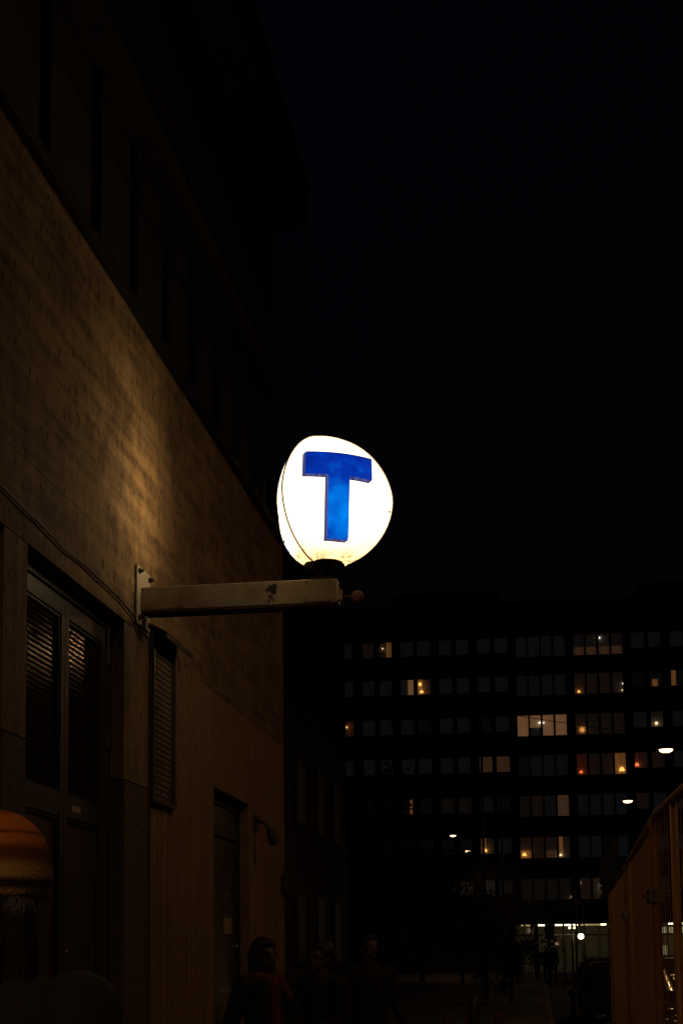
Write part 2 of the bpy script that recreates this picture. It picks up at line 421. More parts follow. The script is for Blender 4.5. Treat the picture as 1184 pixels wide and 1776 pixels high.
# vent grille with hood
vg = MB().ring(XW - .003, XW + .03, 7.862, 8.385, 2.49, 3.50, .03).build('vent_grille', M_DOORF, **W); vg['label'] = 'tall perforated metal vent with a projecting hood'
Wv = dict(parent=vg, world=True)
MB().box(XB + .02, XW - .03, 7.90, 8.345, 2.53, 3.46).build('backing', M_BLACK, **Wv)
slat = None
for i in range(26):
    z = 2.545 + i * .0352
    b = MB()
    nn = 9
    for j in range(nn):   # every blade is pressed into little scoops
        ya = 7.912 + j * .047
        b.add([(XW - .012, ya, z), (XW + .012, ya + .01, z + .004), (XW + .012, ya + .034, z + .004), (XW - .012, ya + .044, z),
               (XW - .014, ya, z + .026), (XW + .003, ya + .01, z + .028), (XW + .003, ya + .034, z + .028), (XW - .014, ya + .044, z + .026)],
              [(0, 1, 5, 4), (1, 2, 6, 5), (2, 3, 7, 6), (4, 5, 6, 7), (0, 3, 2, 1)])
    b.box(XW - .02, XW - .013, 7.908, 8.338, z, z + .03)
    b.build('slat', mat('vent_metal', (.15, .11, .075), .5, .3, 20, .05), **Wv)
hd = MB(); hy0, hy1 = 7.845, 8.50
hd.add([(XW, hy0, 3.56), (XW + .105, hy0, 3.505), (XW + .105, hy1, 3.505), (XW, hy1, 3.56), (XW, hy0, 3.55), (XW + .103, hy0, 3.495), (XW + .103, hy1, 3.495), (XW, hy1, 3.55)],
       [(0, 1, 2, 3), (7, 6, 5, 4), (0, 4, 5, 1), (1, 5, 6, 2), (2, 6, 7, 3), (3, 7, 4, 0)])
hd.box(XW + .095, XW + .105, hy0, hy1, 3.47, 3.494)
hd.build('hood', M_FLASH, **Wv)

# ================================================================== ILLUMINATED METRO SIGN
S = Vector((-1.150, 7.668, 4.171)); RS = 0.388
sign = thing('metro_sign', 'glowing white three-sided metro sign with blue letter T on a wall arm', 'sign', (XW, 7.68, 3.645))
WS = dict(parent=sign, world=True)
def sgn_mat():
    m = bpy.data.materials.new('lit_acrylic'); m.use_nodes = True; n = m.node_tree.nodes; l = m.node_tree.links; b = n['Principled BSDF']
    b.inputs['Base Color'].default_value = (.75, .7, .6, 1); b.inputs['Roughness'].default_value = .25
    tc = n.new('ShaderNodeTexCoord'); sx = n.new('ShaderNodeSeparateXYZ')
    off = n.new('ShaderNodeVectorMath'); off.operation = 'SUBTRACT'; off.inputs[1].default_value = S - Vector(sign.location)
    l.new(tc.outputs['Object'], off.inputs[0]); l.new(off.outputs[0], sx.inputs[0])
    # lamp point set off-centre to weight the wall light; emission fades with distance
    ds = n.new('ShaderNodeVectorMath'); ds.operation = 'DISTANCE'; ds.inputs[1].default_value = (-.04, 0, -.03); l.new(off.outputs[0], ds.inputs[0])
    d2 = n.new('ShaderNodeMath'); d2.operation = 'MULTIPLY_ADD'; l.new(ds.outputs['Value'], d2.inputs[0]); l.new(ds.outputs['Value'], d2.inputs[1]); d2.inputs[2].default_value = .028
    mr = n.new('ShaderNodeMath'); mr.operation = 'DIVIDE'; mr.inputs[0].default_value = .47; l.new(d2.outputs[0], mr.inputs[1])
    # grime and dead insects lying in the bottom of the shell
    z = n.new('ShaderNodeMapRange'); z.inputs[1].default_value = -.335; z.inputs[2].default_value = -.24; l.new(sx.outputs[2], z.inputs[0])
    t = n.new('ShaderNodeTexNoise'); t.inputs['Scale'].default_value = 15; t.inputs['Detail'].default_value = 10; t.inputs['Roughness'].default_value = .72; t.inputs['Distortion'].default_value = 1.6
    l.new(tc.outputs['Object'], t.inputs['Vector'])
    cmb = n.new('ShaderNodeMath'); cmb.operation = 'MULTIPLY_ADD'; cmb.inputs[1].default_value = 2.2; l.new(t.outputs['Fac'], cmb.inputs[0]); l.new(z.outputs[0], cmb.inputs[2])
    g = n.new('ShaderNodeMapRange'); g.inputs[1].default_value = .80; g.inputs[2].default_value = 1.30; g.inputs[3].default_value = .05; g.inputs[4].default_value = 1; l.new(cmb.outputs[0], g.inputs[0])
    # yellowed plastic towards the bottom
    y2 = n.new('ShaderNodeMapRange'); y2.inputs[1].default_value = -.37; y2.inputs[2].default_value = -.20; l.new(sx.outputs[2], y2.inputs[0])
    mc = n.new('ShaderNodeMix'); mc.data_type = 'RGBA'; l.new(y2.outputs[0], mc.inputs[0]); mc.inputs[6].default_value = (.80, .50, .20, 1); mc.inputs[7].default_value = (1, .74, .40, 1)
    mu = n.new('ShaderNodeMath'); mu.operation = 'MULTIPLY'; l.new(mr.outputs[0], mu.inputs[0]); l.new(g.outputs[0], mu.inputs[1])
    l.new(mu.outputs[0], b.inputs['Emission Strength']); l.new(mc.outputs[2], b.inputs['Emission Color'])
    return m
def blue_mat():
    m = bpy.data.materials.new('lit_blue_acrylic'); m.use_nodes = True; n = m.node_tree.nodes; l = m.node_tree.links; b = n['Principled BSDF']
    b.inputs['Base Color'].default_value = (.004, .02, .22, 1); b.inputs['Roughness'].default_value = .3
    tc = n.new('ShaderNodeTexCoord')
    ds = n.new('ShaderNodeVectorMath'); ds.operation = 'DISTANCE'; l.new(tc.outputs['Object'], ds.inputs[0])
    ds.inputs[1].default_value = S - Vector(sign.location) + Vector((.10, -.21, -.12))
    mr = n.new('ShaderNodeMapRange'); mr.inputs[1].default_value = .02; mr.inputs[2].default_value = .26; mr.inputs[3].default_value = .98; mr.inputs[4].default_value = .26
    l.new(ds.outputs['Value'], mr.inputs[0])
    t = n.new('ShaderNodeTexNoise'); t.inputs['Scale'].default_value = 13; t.inputs['Detail'].default_value = 5; l.new(tc.outputs['Object'], t.inputs['Vector'])
    ad = n.new('ShaderNodeMath'); ad.operation = 'MULTIPLY_ADD'; ad.inputs[1].default_value = .9; ad.use_clamp = True
    l.new(t.outputs['Fac'], ad.inputs[0]); sb = n.new('ShaderNodeMath'); sb.operation = 'SUBTRACT'; sb.inputs[1].default_value = .45; l.new(mr.outputs[0], sb.inputs[0]); l.new(sb.outputs[0], ad.inputs[2])
    r = n.new('ShaderNodeValToRGB'); e = r.color_ramp.elements
    e[0].position = .0; e[0].color = (.001, .012, .22, 1); e[1].position = 1.0; e[1].color = (.0, .27, 1.0, 1)
    x = e.new(.35); x.color = (.001, .035, .42, 1)
    l.new(ad.outputs[0], r.inputs[0]); l.new(r.outputs[0], b.inputs['Emission Color']); b.inputs['Emission Strength'].default_value = 1.0
    return m
M_SIGN = sgn_mat(); M_BLUE = blue_mat(); M_BEDGE = lit('letter_edge', (.13, .15, .42), .50, (.012, .012, .03), .6, 60)
_b = M_BEDGE.node_tree.nodes['Principled BSDF']; _b.inputs['Specular IOR Level'].default_value = 0; _b.inputs['Base Color'].default_value = (.004, .004, .012, 1)
M_SEAM = mat('seam_gasket', (.16, .09, .045), .6, .4, 30, .1)
def fp(a, z, ang, h=0.0):
    """point of a face: a = sideways, z = up, both in radii, h = proud of the shell"""
    s_ = math.sqrt(max(1e-6, 1 - z * z)) * (1 - .10 * max(0, z)); q = 3 * s_ * s_ - a * a
    nrm = -s_ + math.sqrt(max(q, 0)); nrm = (.5 * s_ + (nrm - .5 * s_) * (.86 + .9 * max(0, -z - .25)) if ang == 180 else nrm) + h; A = R(ang)
    return S + RS * Vector((nrm * math.cos(A) - a * math.sin(A), nrm * math.sin(A) + a * math.cos(A), z))
Z0 = -.955
for ang in (-60, 60, 180):
    sh = MB()
    def fn(u, v, ang=ang):
        t = Z0 + (1 - Z0) * v; th = math.asin(Z0) + (math.pi / 2 - math.asin(Z0)) * v; z = math.sin(th) * .9995
        s_ = math.cos(math.asin(z)) * (1 - .10 * max(0, z)); phi = R(-60 + 120 * u); rho = (-math.cos(phi) + math.sqrt(math.cos(phi) ** 2 + 2)) * s_; A = R(ang) + phi
        if ang == 180:   # the wall-side shell has sagged: flatter above, fuller below
            nn_ = rho * math.cos(phi); sd_ = rho * math.sin(phi); nn_ = .5 * s_ + (nn_ - .5 * s_) * (.86 + .9 * max(0, -z - .25))
            return S + RS * Vector((-nn_, -sd_, z))
        return S + RS * Vector((rho * math.cos(A), rho * math.sin(A), z))
    face = sh.grid(fn, 18, 26).build('lens_face', M_SIGN, smooth=True, **WS)
    # raised T
    WF = dict(parent=face, world=True)
    A0, A1, B0, B1 = -.545, .465, -.225, .095; ZT, ZM, ZB = .515, .135, -.735; H = .14 if ang == -60 else .012
    def tp_(a, z, h): return fp(a - .07 * max(0, 1 - ((z + .12) / .635) ** 2), z, ang, h)
    fr = MB(); fr.grid(lambda u, v: tp_(A0 + (A1 - A0) * u, ZM + (ZT - ZM) * v, H), 14, 6)
    fr.grid(lambda u, v: tp_(B0 + (B1 - B0) * u, ZB + (ZM - ZB) * v, H), 6, 14)
    fr.build('letter', M_BLUE, smooth=True, **WF)
    ed = MB(); out = [(A0, ZT), (A0, ZM), (B0, ZM), (B0, ZB), (B1, ZB), (B1, ZM), (A1, ZM), (A1, ZT), (A0, ZT)]
    for (p, q) in zip(out[:-1], out[1:]):
        ed.grid(lambda u, v, p=p, q=q: tp_(p[0] + (q[0] - p[0]) * u, p[1] + (q[1] - p[1]) * u, (H + .006) * v - .006), 10, 2)
    ed.build('letter_side', M_BEDGE, **WF)
for ang in (0, 120, 240):
    path = []
    for i in range(33):
        th = math.asin(Z0) + (math.pi / 2 - .05 - math.asin(Z0)) * i / 32
        tp = 1 - .10 * max(0, math.sin(th)); path.append(S + RS * 1.004 * Vector((tp * math.cos(th) * math.cos(R(ang)), tp * math.cos(th) * math.sin(R(ang)), math.sin(th))))
    MB().tube(path, .0046, 6).build('seam', M_SEAM, smooth=True, **WS)
# added spread-limited area light beside the shell, for the narrow pool on the wall
ld = bpy.data.lights.new('added_wall_pool_light', 'AREA'); ld.shape = 'RECTANGLE'; ld.size = .10; ld.size_y = .46; ld.spread = R(100); ld.energy = 1.75; ld.color = (1, .66, .30)
lo = bpy.data.objects.new('light_strip', ld); COL.objects.link(lo); lo.parent = sign
lo.location = S + Vector((-.335, 0, .02)) - Vector(sign.location)
lo.rotation_euler = Vector((-1, -.04, .20)).to_track_quat('-Z', 'Y').to_euler()
# small damage marks on the shell
MB().ball(fp(.80, -.20, -60, .0), .007, .007, .006, 8, 6).build('shell_chip', M_RUST, **WS)
MB().ball(fp(.25, -.62, 180, .0), .006, .006, .012, 8, 6).build('shell_chip', M_RUST, **WS)
cx, cy = -1.160, 7.668; zc = S.z + RS * Z0
MB().lathe([(.113, zc + .016), (.119, zc + .008), (.115, zc - .002), (.07, zc - .008), (.04, zc - .012)], (cx, cy, 0), 28).build('base_cap', M_BLACK, smooth=True, **WS)
MB().tube([(cx - .012, cy, 3.716), (cx - .012, cy, zc - .015)], .028, 16).tube([(cx - .045, cy - .02, 3.716), (cx - .045, cy - .02, zc - .01)], .006, 8).box(cx - .075, cx + .055, cy - .05, cy + .05, 3.7165, 3.724).build('neck', M_BLACK, **WS)
# arm
AX0, AX1, AY0, AY1, AZ0, AZ1 = XW + .018, -1.094, 7.62, 7.74, 3.573, 3.714
arm = bevel(MB().box(AX0, AX1, AY0, AY1, AZ0, AZ1).build('arm', M_ARM, **WS), .005)
WA = dict(parent=arm, world=True)
for (a, b) in ((-2.205, -1.975), (-1.275, -1.115)):
    bevel(MB().box(a, b, AY0 - .004, AY0 - .0005, AZ0 + .010, AZ1 - .008).build('access_cover', M_ARM, **WA), .0015)
    for x in (a + .012, b - .012):
        for z in (AZ0 + .022, AZ1 - .02): MB().lathe([(.0045, -.0065), (.0045, -.003)], (x, AY0 - .0005, z), 8, 'y').build('screw', M_RUST, **WA)
MB().box(AX0 + .01, AX1 - .01, AY0 - .0005 + .001, AY1 + .006, AZ0 - .012, AZ0 - .001).build('drip_lip', M_RUST, **WA)
# corroded spot on the arm: an irregular flake with an opened dark centre
def flake(cx_, cz_, rad, yy_, seed, m, n=22, sx=1, sz=1):
    rnd = random.Random(seed); b = MB(); pts = []
    for k2 in range(n):
        t = 2 * math.pi * k2 / n; rr = rad * (0.55 + .6 * noise.noise(Vector((math.cos(t) * 1.8 + seed, math.sin(t) * 1.8, seed * 1.3))) + rnd.uniform(.1, .4))
        pts.append((cx_ + rr * math.cos(t) * sx, cz_ + rr * math.sin(t) * sz))
    vs = [(p[0], yy_, p[1]) for p in pts] + [(p[0], yy_ + .004, p[1]) for p in pts]
    fs = [tuple(range(n))] + [(i, (i + 1) % n, n + (i + 1) % n, n + i) for i in range(n)]
    b.add(vs, fs); return b.build('rust_patch', m, fix=True, **WA)
flake(-1.462, 3.668, .030, AY0 - .0016, 3, M_RUST, sx=1.15)
flake(-1.452, 3.676, .022, AY0 - .0022, 5, M_BLACK, sx=1.2, sz=.8)
flake(-1.468, 3.622, .016, AY0 - .0018, 8, M_RUST); flake(-1.478, 3.598, .010, AY0 - .0016, 9, M_BLACK); flake(-1.448, 3.600, .007, AY0 - .0015, 12, M_RUST)
flake(-1.76, 3.668, .004, AY0 + .0, 21, M_RUST); flake(-1.74, 3.662, .003, AY0 + .0, 22, M_RUST); flake(-1.252, 3.700, .006, AY0 - .0052, 23, M_RUST); flake(-1.79, 3.708, .005, AY0 + .0, 25, M_RUST, sx=3)
wp = bevel(MB().box(XW + .006, XW + .018, 7.545, 7.815, 3.49, 3.835).build('wall_plate', M_PLATE, **WS), .003)
WP = dict(parent=wp, world=True)
for y in (7.575, 7.785):
    for z in (3.525, 3.80): MB().lathe([(.016, .0125), (.016, .026), (.009, .027), (.009, .040)], (XW + .006, y, z), 6, 'x').build('bolt', M_RUST, **WP)
ec = bevel(MB().box(AX1 + .001, AX1 + .012, AY0 + .004, AY1 - .004, AZ0 + .006, AZ1 - .006).build('end_plate', M_PLATE, **WS), .003)
WE = dict(parent=ec, world=True)
MB().box(AX1 + .013, AX1 + .035, 7.66, 7.70, 3.60, 3.655).tube([(AX1 + .03, 7.68, 3.598), (AX1 + .03, 7.68, 3.565)], .008, 8).tube([(AX1 + .02, 7.655, 3.66), (AX1 + .02, 7.655, 3.69)], .006, 8).build('bracket_clip', M_STEEL, **WE)
MB().tube([(AX1 + .034, 7.68, 3.622), (-1.008, 7.68, 3.618)], .0055, 8).ball((-1.035, 7.68, 3.62), .008).ball((-1.05, 7.68, 3.62), .007).build('rod', M_RUST, **WE)
MB().lathe([(.032, -.010), (.039, -.006), (.039, .006), (.030, .012)], (-.974, 7.68, 3.613), 8, 'y').lathe([(.020, -.014), (.023, -.0105)], (-.974, 7.68, 3.613), 16, 'y').build('round_reflector', mat('brown_reflector', (.15, .062, .036), .7, .4, 30, .2), **WE)

# cable along the wall
def wavy(pts, amp, seg=10):
    o = []
    for (a, b) in zip(pts[:-1], pts[1:]):
        a = Vector(a); b = Vector(b)
        for i in range(seg):
            t = i / seg; p = a.lerp(b, t); q = noise.noise(p * 3.1) * amp; r_ = noise.noise(p * 9.0 + Vector((5, 1, 2))) * amp * .4
            o.append((p.x + .002, p.y, p.z + q + r_))
    o.append(tuple(pts[-1])); return o
xc = XW + .013
tag(MB().tube(wavy([(xc, 1.0, 3.63), (xc, 5.53, 3.60), (xc, 6.34, 3.563), (xc, 7.0, 3.555), (xc, 7.36, 3.53), (xc, 7.52, 3.505), (xc, 7.60, 3.45), (xc, 7.66, 3.41)], .011), .0058, 7).build('cable', M_CAB, smooth=True), 'thin black cable running across the concrete wall to the sign arm', 'cable')
tag(MB().tube(wavy([(xc, 7.53, 3.49), (xc + .003, 7.62, 3.455), (xc + .003, 7.72, 3.455), (xc + .004, 7.80, 3.425), (xc + .004, 7.818, 3.38), (XW + .013, 7.83, 2.2), (XW + .013, 7.83, 0.0)], .006), .006, 7).build('cable', M_CAB, smooth=True), 'short black cable dropping below the sign arm wall plate', 'cable')

# wall fixture beside the narrow door
fx = thing('wall_spotlight', 'unlit dark wall spotlight right of the narrow door', 'spotlight', (XW, 10.95, 2.62))
MB().box(XW + .001, XW + .03, 10.90, 11.0, 2.58, 2.70).build('back_plate', M_BLACK, fx, world=True)
MB().tube([(XW + .02, 10.95, 2.66), (XW + .08, 10.95, 2.64), (XW + .14, 10.94, 2.55)], .014, 8).build('bracket', M_BLACK, fx, world=True)
hdm = MB().lathe([(.035, -.08), (.055, -.02), (.062, .06), (.066, .07)], (0, 0, 0), 18)
hdo = hdm.build('lamp_head', M_BLACK, fx, smooth=True); hdo.scale = (.8,) * 3; hdo.location = (.15, -.01, -.10); hdo.rotation_euler = (R(200), R(-20), 0)
jb = thing('junction_box', 'small cracked junction box on the building corner', 'box', (XW, 12.16, 2.2))
bevel(MB().box(XW + .001, XW + .04, 12.10, 12.22, 2.12, 2.28).build('casing', M_BLACK, jb, world=True), .006)
MB().tube([(XW + .02, 12.16, 2.12), (XW + .025, 12.17, 2.0), (XW + .02, 12.19, 1.9)], .007, 6).build('wire', M_CAB, jb, world=True)

# ================================================================== ANNEX behind the corner
ann = thing('annex_building', 'black unlit building set back beyond the concrete corner', 'building', (-5.2, 25, 0))
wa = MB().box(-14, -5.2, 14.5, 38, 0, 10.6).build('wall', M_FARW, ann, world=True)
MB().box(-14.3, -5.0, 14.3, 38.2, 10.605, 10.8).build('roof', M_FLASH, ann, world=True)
for i in range(8):
    for j in range(3):
        y = 15.6 + i * 2.8; z = 1.3 + j * 3.1
        w_ = MB().ring(-5.199, -5.14, y, y + 1.5, z, z + 1.6, .07).build('window', M_FARD, ann, world=True)
        MB().box(-5.198, -5.17, y + .072, y + 1.428, z + .072, z + 1.528).build('pane', M_CLER, w_, world=True)

# ================================================================== FAR APARTMENT BUILDING
YF = 99.0
apt = thing('apartment_building', 'dark seven-storey apartment block across the street with scattered lit windows', 'building', (0, YF, 0))
WB = dict(parent=apt, world=True)
rowz = [24.12, 21.28, 18.36, 15.45, 12.55, 9.58, 6.62]
P, Q = 1.2, 1.58
cols = [(-13.9, -13.0, P), (-12.3, -11.4, P), (-11.04, -10.13, P), (-9.5, -8.55, P), (-8.25, -7.3, P), (-6.68, -5.75, P), (-5.42, -4.52, P), (-3.88, -2.97, P), (-2.65, -1.72, P),
        (-1.10, -.34, Q), (-.22, .55, Q), (.70, 1.45, Q), (1.60, 2.38, Q), (3.02, 3.75, Q), (3.89, 4.63, Q), (4.79, 5.55, Q), (5.69, 6.45, Q),
        (7.08, 7.97, P), (8.28, 9.15, P), (9.79, 10.70, P), (11.0, 11.9, P), (12.5, 13.4, P), (13.7, 14.6, P)]
XL, XR = -16.0, 24.0
wl_ = MB()
top = 26.3
for zt in rowz:
    wl_.box(XL, XR, YF, YF + .3, zt + .004, top); top = zt - Q
    x = XL
    for (a, b, h) in cols + [(XR, XR, Q)]:
        if a - x > .3: wl_.box(x, a - .06, YF, YF + .3, zt - Q, zt)
        x = b + .06
    for (a, b, h) in cols:
        if h == P: wl_.box(a - .056, b + .056, YF + .002, YF + .298, zt - Q, zt - P - .03)
wl_.box(XL, XR, YF, YF + .3, 3.42, top)
wl_.box(XL, -1.7, YF, YF + .3, -.1, 3.42); wl_.box(XL, XR, YF + 3.2, YF + 3.5, 0, 26.3); wl_.box(XL, XL + .3, YF + .3, YF + 3.2, 0, 26.3)
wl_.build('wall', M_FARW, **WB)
fl = MB()
for zt in [26.3] + rowz: fl.box(XL + .3, XR, YF + .31, YF + 3.19, zt + .25 if zt < 26 else 26.0, zt + .45 if zt < 26 else 26.2)
fl.build('floor_slab', M_FARD, **WB)
MB().box(XL - .3, XR, YF - .25, YF + 14, 26.305, 26.55).build('roof', M_FARD, **WB)
MB().box(-10.4, -2.2, YF + 4, YF + 10, 26.56, 28.6).build('roof_house', M_FARD, **WB)
MB().box(8.0, 16.0, YF + 4, YF + 10, 26.56, 28.7).build('roof_house', M_FARD, **WB)

BL = lit('blind_cool', (.78, .9, 1.0), .0046, (.55, .58, .62), .18)  # blinds given a faint glow by emission in place of light falling on them
BL2 = lit('blind_neutral', (1, .93, .88), .0044, (.55, .52, .5), .2)
BL3 = lit('blind_faint', (.8, .9, 1), .0022, (.4, .42, .45), .3)
CB = lit('room_beige', (1, .47, .20), .17, (.6, .5, .4), .12)
CB2 = lit('room_beige_dim', (1, .44, .20), .040, (.6, .5, .4), .25)
CBR = lit('room_brown', (1, .54, .34), .0085, (.5, .4, .35), .3)
CAM = lit('room_amber', (1, .38, .09), .13, (.6, .5, .4), .5)
CRD = lit('room_red', (1, .22, .10), .022, (.6, .4, .3), .45)
CTOP = lit('room_shade', (1, .7, .5), .0048, (.5, .45, .4), .3)
look = {}
for c in (13, 14, 15, 16): look[(0, c)] = ('half', CB2, CTOP); look[(1, c)] = ('full', CBR); look[(2, c)] = ('full', CBR)
look[(0, 1)] = ('full', CBR); look[(0, 2)] = ('right', CAM, CTOP)
look[(1, 3)] = ('right', CB, BL); look[(1, 4)] = ('left', CAM, CBR)
look[(1, 18)] = ('box', CAM, BL3); look[(1, 19)] = ('left', CAM, BL3); look[(1, 17)] = ('full', BL3)
look[(2, 0)] = ('right', CRD, CTOP)
for c in (9, 10, 11, 12): look[(2, c)] = ('full', CB)
look[(2, 10)] = ('tv', CB, BL); look[(2, 18)] = ('full', CTOP)
look[(3, 7)] = ('full', CB2); look[(3, 8)] = ('full', CB2)
look[(3, 13)] = ('full', CRD); look[(3, 14)] = ('full', CBR); look[(3, 15)] = ('full', CBR); look[(3, 16)] = ('full', CAM); look[(3, 17)] = ('left', CRD, CBR); look[(3, 18)] = ('full', CBR)
look[(4, 3)] = ('slit', CAM, BL3); look[(4, 12)] = ('full', lit('room_tan', (1, .5, .24), .055, (.6, .5, .4), .15)); look[(4, 9)] = ('full', CTOP); look[(4, 10)] = ('full', CBR); look[(4, 11)] = ('full', BL2); look[(4, 17)] = ('full', CBR); look[(4, 5)] = ('full', CTOP); look[(4, 6)] = ('full', CTOP)
look[(5, 7)] = ('left', CAM, BL2); look[(5, 8)] = ('full', BL2); look[(5, 9)] = ('low', CAM, CBR); look[(5, 10)] = ('full', CBR); look[(5, 11)] = ('low', CB2, CBR); look[(5, 12)] = ('left', CAM, CBR)
for c in (9, 10, 11, 12): look[(6, c)] = ('full', CTOP)
look[(6, 13)] = ('full', CBR); look[(6, 14)] = ('full', CBR); look[(6, 8)] = ('full', BL3)
frame_cache = {}
for r_, zt in enumerate(rowz):
    for c_, (a, b, h) in enumerate(cols):
        kk = (h, round(b - a, 2))
        if kk not in frame_cache:
            w2 = (b - a) / 2
            fm = MB().ring(.0, .09, -w2 - .05, w2 + .05, -h - .02, -.004, .05, 'y').box(-w2 - .06, w2 + .06, -.05, -.002, -h - .06, -h - .022).mesh('window', M_FARD)
            pm = MB().box(-w2, w2, .03, .042, -h + .032, -.056).mesh('pane', M_GLASS)
            frame_cache[kk] = (fm, pm, w2)
        fm, pm, w2 = frame_cache[kk]
        wo_ = bpy.data.objects.new('window', fm); COL.objects.link(wo_); wo_.parent = apt; wo_.location = ((a + b) / 2, .10, zt)
        po = bpy.data.objects.new('pane', pm); COL.objects.link(po); po.parent = wo_
        def cur(x0, x1, z0, z1, m, y=.25, nm='blind'):
            o = MB().box(x0, x1, y, y + .012, z0, z1).build(nm, m, wo_); return o
        lk = look.get((r_, c_))
        if lk is None: lk = ('full', BL3 if (r_ >= 4 and c_ < 7) or random.random() < .12 else random.choice((BL, BL, BL2)))
        kd, m1 = lk[0], lk[1]; m2 = lk[2] if len(lk) > 2 else None
        if kd == 'full': cur(-w2, w2, -h + .02, 0, m1)
        elif kd == 'half': cur(-w2, w2, -h + .02, -h * .58, m1, nm='curtain'); cur(-w2, w2, -h * .57, 0, m2)
        elif kd == 'low': cur(-w2, w2, -h + .02, -h * .62, m1, nm='curtain'); cur(-w2, w2, -h * .61, 0, m2)
        elif kd == 'right': cur(w2 * .1, w2, -h + .02, 0, m1, nm='curtain'); cur(-w2, w2 * .08, -h + .02, 0, m2)
        elif kd == 'left': cur(-w2, -w2 * .25, -h + .02, 0, m1, nm='curtain'); cur(-w2 * .23, w2, -h + .02, 0, m2)
        elif kd == 'box': cur(-w2, w2, -h + .02, 0, m2); cur(-w2 * .55, w2 * .35, -h + .05, -h * .52, m1, .22, 'curtain')
        elif kd == 'slit': cur(-w2, w2 * .1, -h + .02, 0, m2); cur(w2 * .12, w2 * .55, -h + .02, -.1, m1, nm='curtain')
        elif kd == 'tv': cur(-w2, w2, -h * .58, 0, m1); cur(-w2 + .03, w2 * .8, -h + .02, -h * .6, m2)

# lamps standing and hanging inside the windows
L_WARM = lit('bulb_warm', (1, .72, .38), 2.2); L_AMB = lit('shade_amber', (1, .45, .10), 1.8); L_RED = lit('shade_red', (1, .18, .05), 1.5); L_WHITE = lit('bulb_white', (1, .9, .75), 2.5)
def wpos(r_, c_, fx_, fz_):
    a, b, h = cols[c_]; return (a + (b - a) * fx_, YF + .22, rowz[r_] - h + h * fz_)
def shade_lamp(r_, c_, fx_, label, m, s=1.0):
    p = wpos(r_, c_, fx_, .06); t = thing('table_lamp', label, 'lamp', p, 0, 'lamps in the apartment windows')
    MB().lathe([(.09 * s, 0), (.09 * s, .02), (.02, .04), (.02, .16 * s)], (0, 0, 0), 12).build('foot', M_BLACK, t)
    MB().lathe([(.20 * s, .15 * s), (.17 * s, .28 * s), (.10 * s, .42 * s)], (0, 0, 0), 14).build('shade', m, t)
def bulb(r_, c_, fx_, fz_, label, m, rad=.06, n=1):
    p = wpos(r_, c_, fx_, fz_); t = thing('pendant_lamp', label, 'lamp', p, 0, 'lamps in the apartment windows')
    MB().ball((0, 0, 0), rad, rad, rad * 1.15, 10, 8).build('bulb', m, t)
    MB().tube([(0, 0, rad), (0, 0, cols[c_][2] * (1 - fz_) + .2)], .008, 5).build('cord', M_BLACK, t)
shade_lamp(3, 16, .62, 'large amber table lamp behind a lit curtain, fourth row of windows', L_AMB, 1.0)
shade_lamp(3, 13, .40, 'small red lamp glowing at the bottom of a reddish window', L_RED, .6)
shade_lamp(3, 17, .15, 'orange lamp low in window beside the amber curtain window', L_RED, .8)
shade_lamp(5, 7, .30, 'amber lamp on sill, lower pair of windows above the poles', L_AMB, .75)
shade_lamp(5, 9, .35, 'broad amber lamp low in leftmost of four lower windows', L_AMB, .8)
shade_lamp(5, 12, .15, 'amber lamp in rightmost of the four lower windows', L_WARM, .5)
shade_lamp(1, 13, .40, 'tiny orange candle light in second-row wide window', L_AMB, .55)
shade_lamp(1, 4, .30, 'lamp on sill of the amber window, second row left', L_AMB, .7)
bulb(1, 4, .18, .68, 'amber globe lamp hanging in the second-row left window', L_AMB, .12)
bulb(0, 15, .12, .80, 'single white bulb in the top-row wide window', L_WHITE, .055)
bulb(0, 2, .28, .62, 'small white light in top-row leftmost lit window', L_WARM, .045)
bulb(1, 16, .93, .45, 'upper of two white dots in second-row window', L_WHITE, .04)
bulb(1, 16, .88, .15, 'lower of two white dots in second-row window', L_WARM, .045)
bulb(2, 0, .45, .62, 'orange lamp in the reddish window at the far left edge', L_AMB, .07)
bulb(2, 18, .45, .25, 'round amber lamp alone in third-row right window', L_WARM, .10)
bulb(6, 14, .85, .62, 'upper of two white lights in lowest right window', L_WHITE, .07)
bulb(6, 14, .80, .32, 'lower of two white lights in lowest right window', L_WARM, .04)
p = wpos(2, 10, 1.05, .62); t = thing('chandelier', 'bright chandelier between the two middle beige windows', 'chandelier', p)
for i in range(6):
    an = i * math.pi / 3; MB().ball((.20 * math.cos(an), .05 * math.sin(an) - .03, .0 + .05 * math.sin(an * 2)), .042, nu=8, nv=6).build('bulb', L_WHITE, t)
    MB().tube([(0, 0, -.06), (.12 * math.cos(an), .03 * math.sin(an), -.08), (.2 * math.cos(an), .05 * math.sin(an) - .03, -.03)], .008, 5).build('branch', M_BLACK, t)
MB().tube([(0, 0, -.08), (0, 0, .7)], .01, 5).build('stem', M_BLACK, t)
p = wpos(2, 13, .62, .25); t = thing('star_lamp', 'amber paper star glowing in third-row wide window', 'star lamp', p)
b = MB(); n = 7; pts = [(((.30 if i % 2 == 0 else .12)) * math.sin(math.pi * i / n), (.30 if i % 2 == 0 else .12) * math.cos(math.pi * i / n)) for i in range(2 * n)]
vs = [(x, 0, z) for x, z in pts] + [(0, -.07, 0), (0, .05, 0)]
b.add(vs, [(i, (i + 1) % (2 * n), 2 * n) for i in range(2 * n)] + [((i + 1) % (2 * n), i, 2 * n + 1) for i in range(2 * n)]); b.build('star', lit('star_paper', (1, .42, .08), 1.0), t)
MB().tube([(0, 0, .3), (0, 0, 1.2)], .006, 5).build('cord', M_BLACK, t)

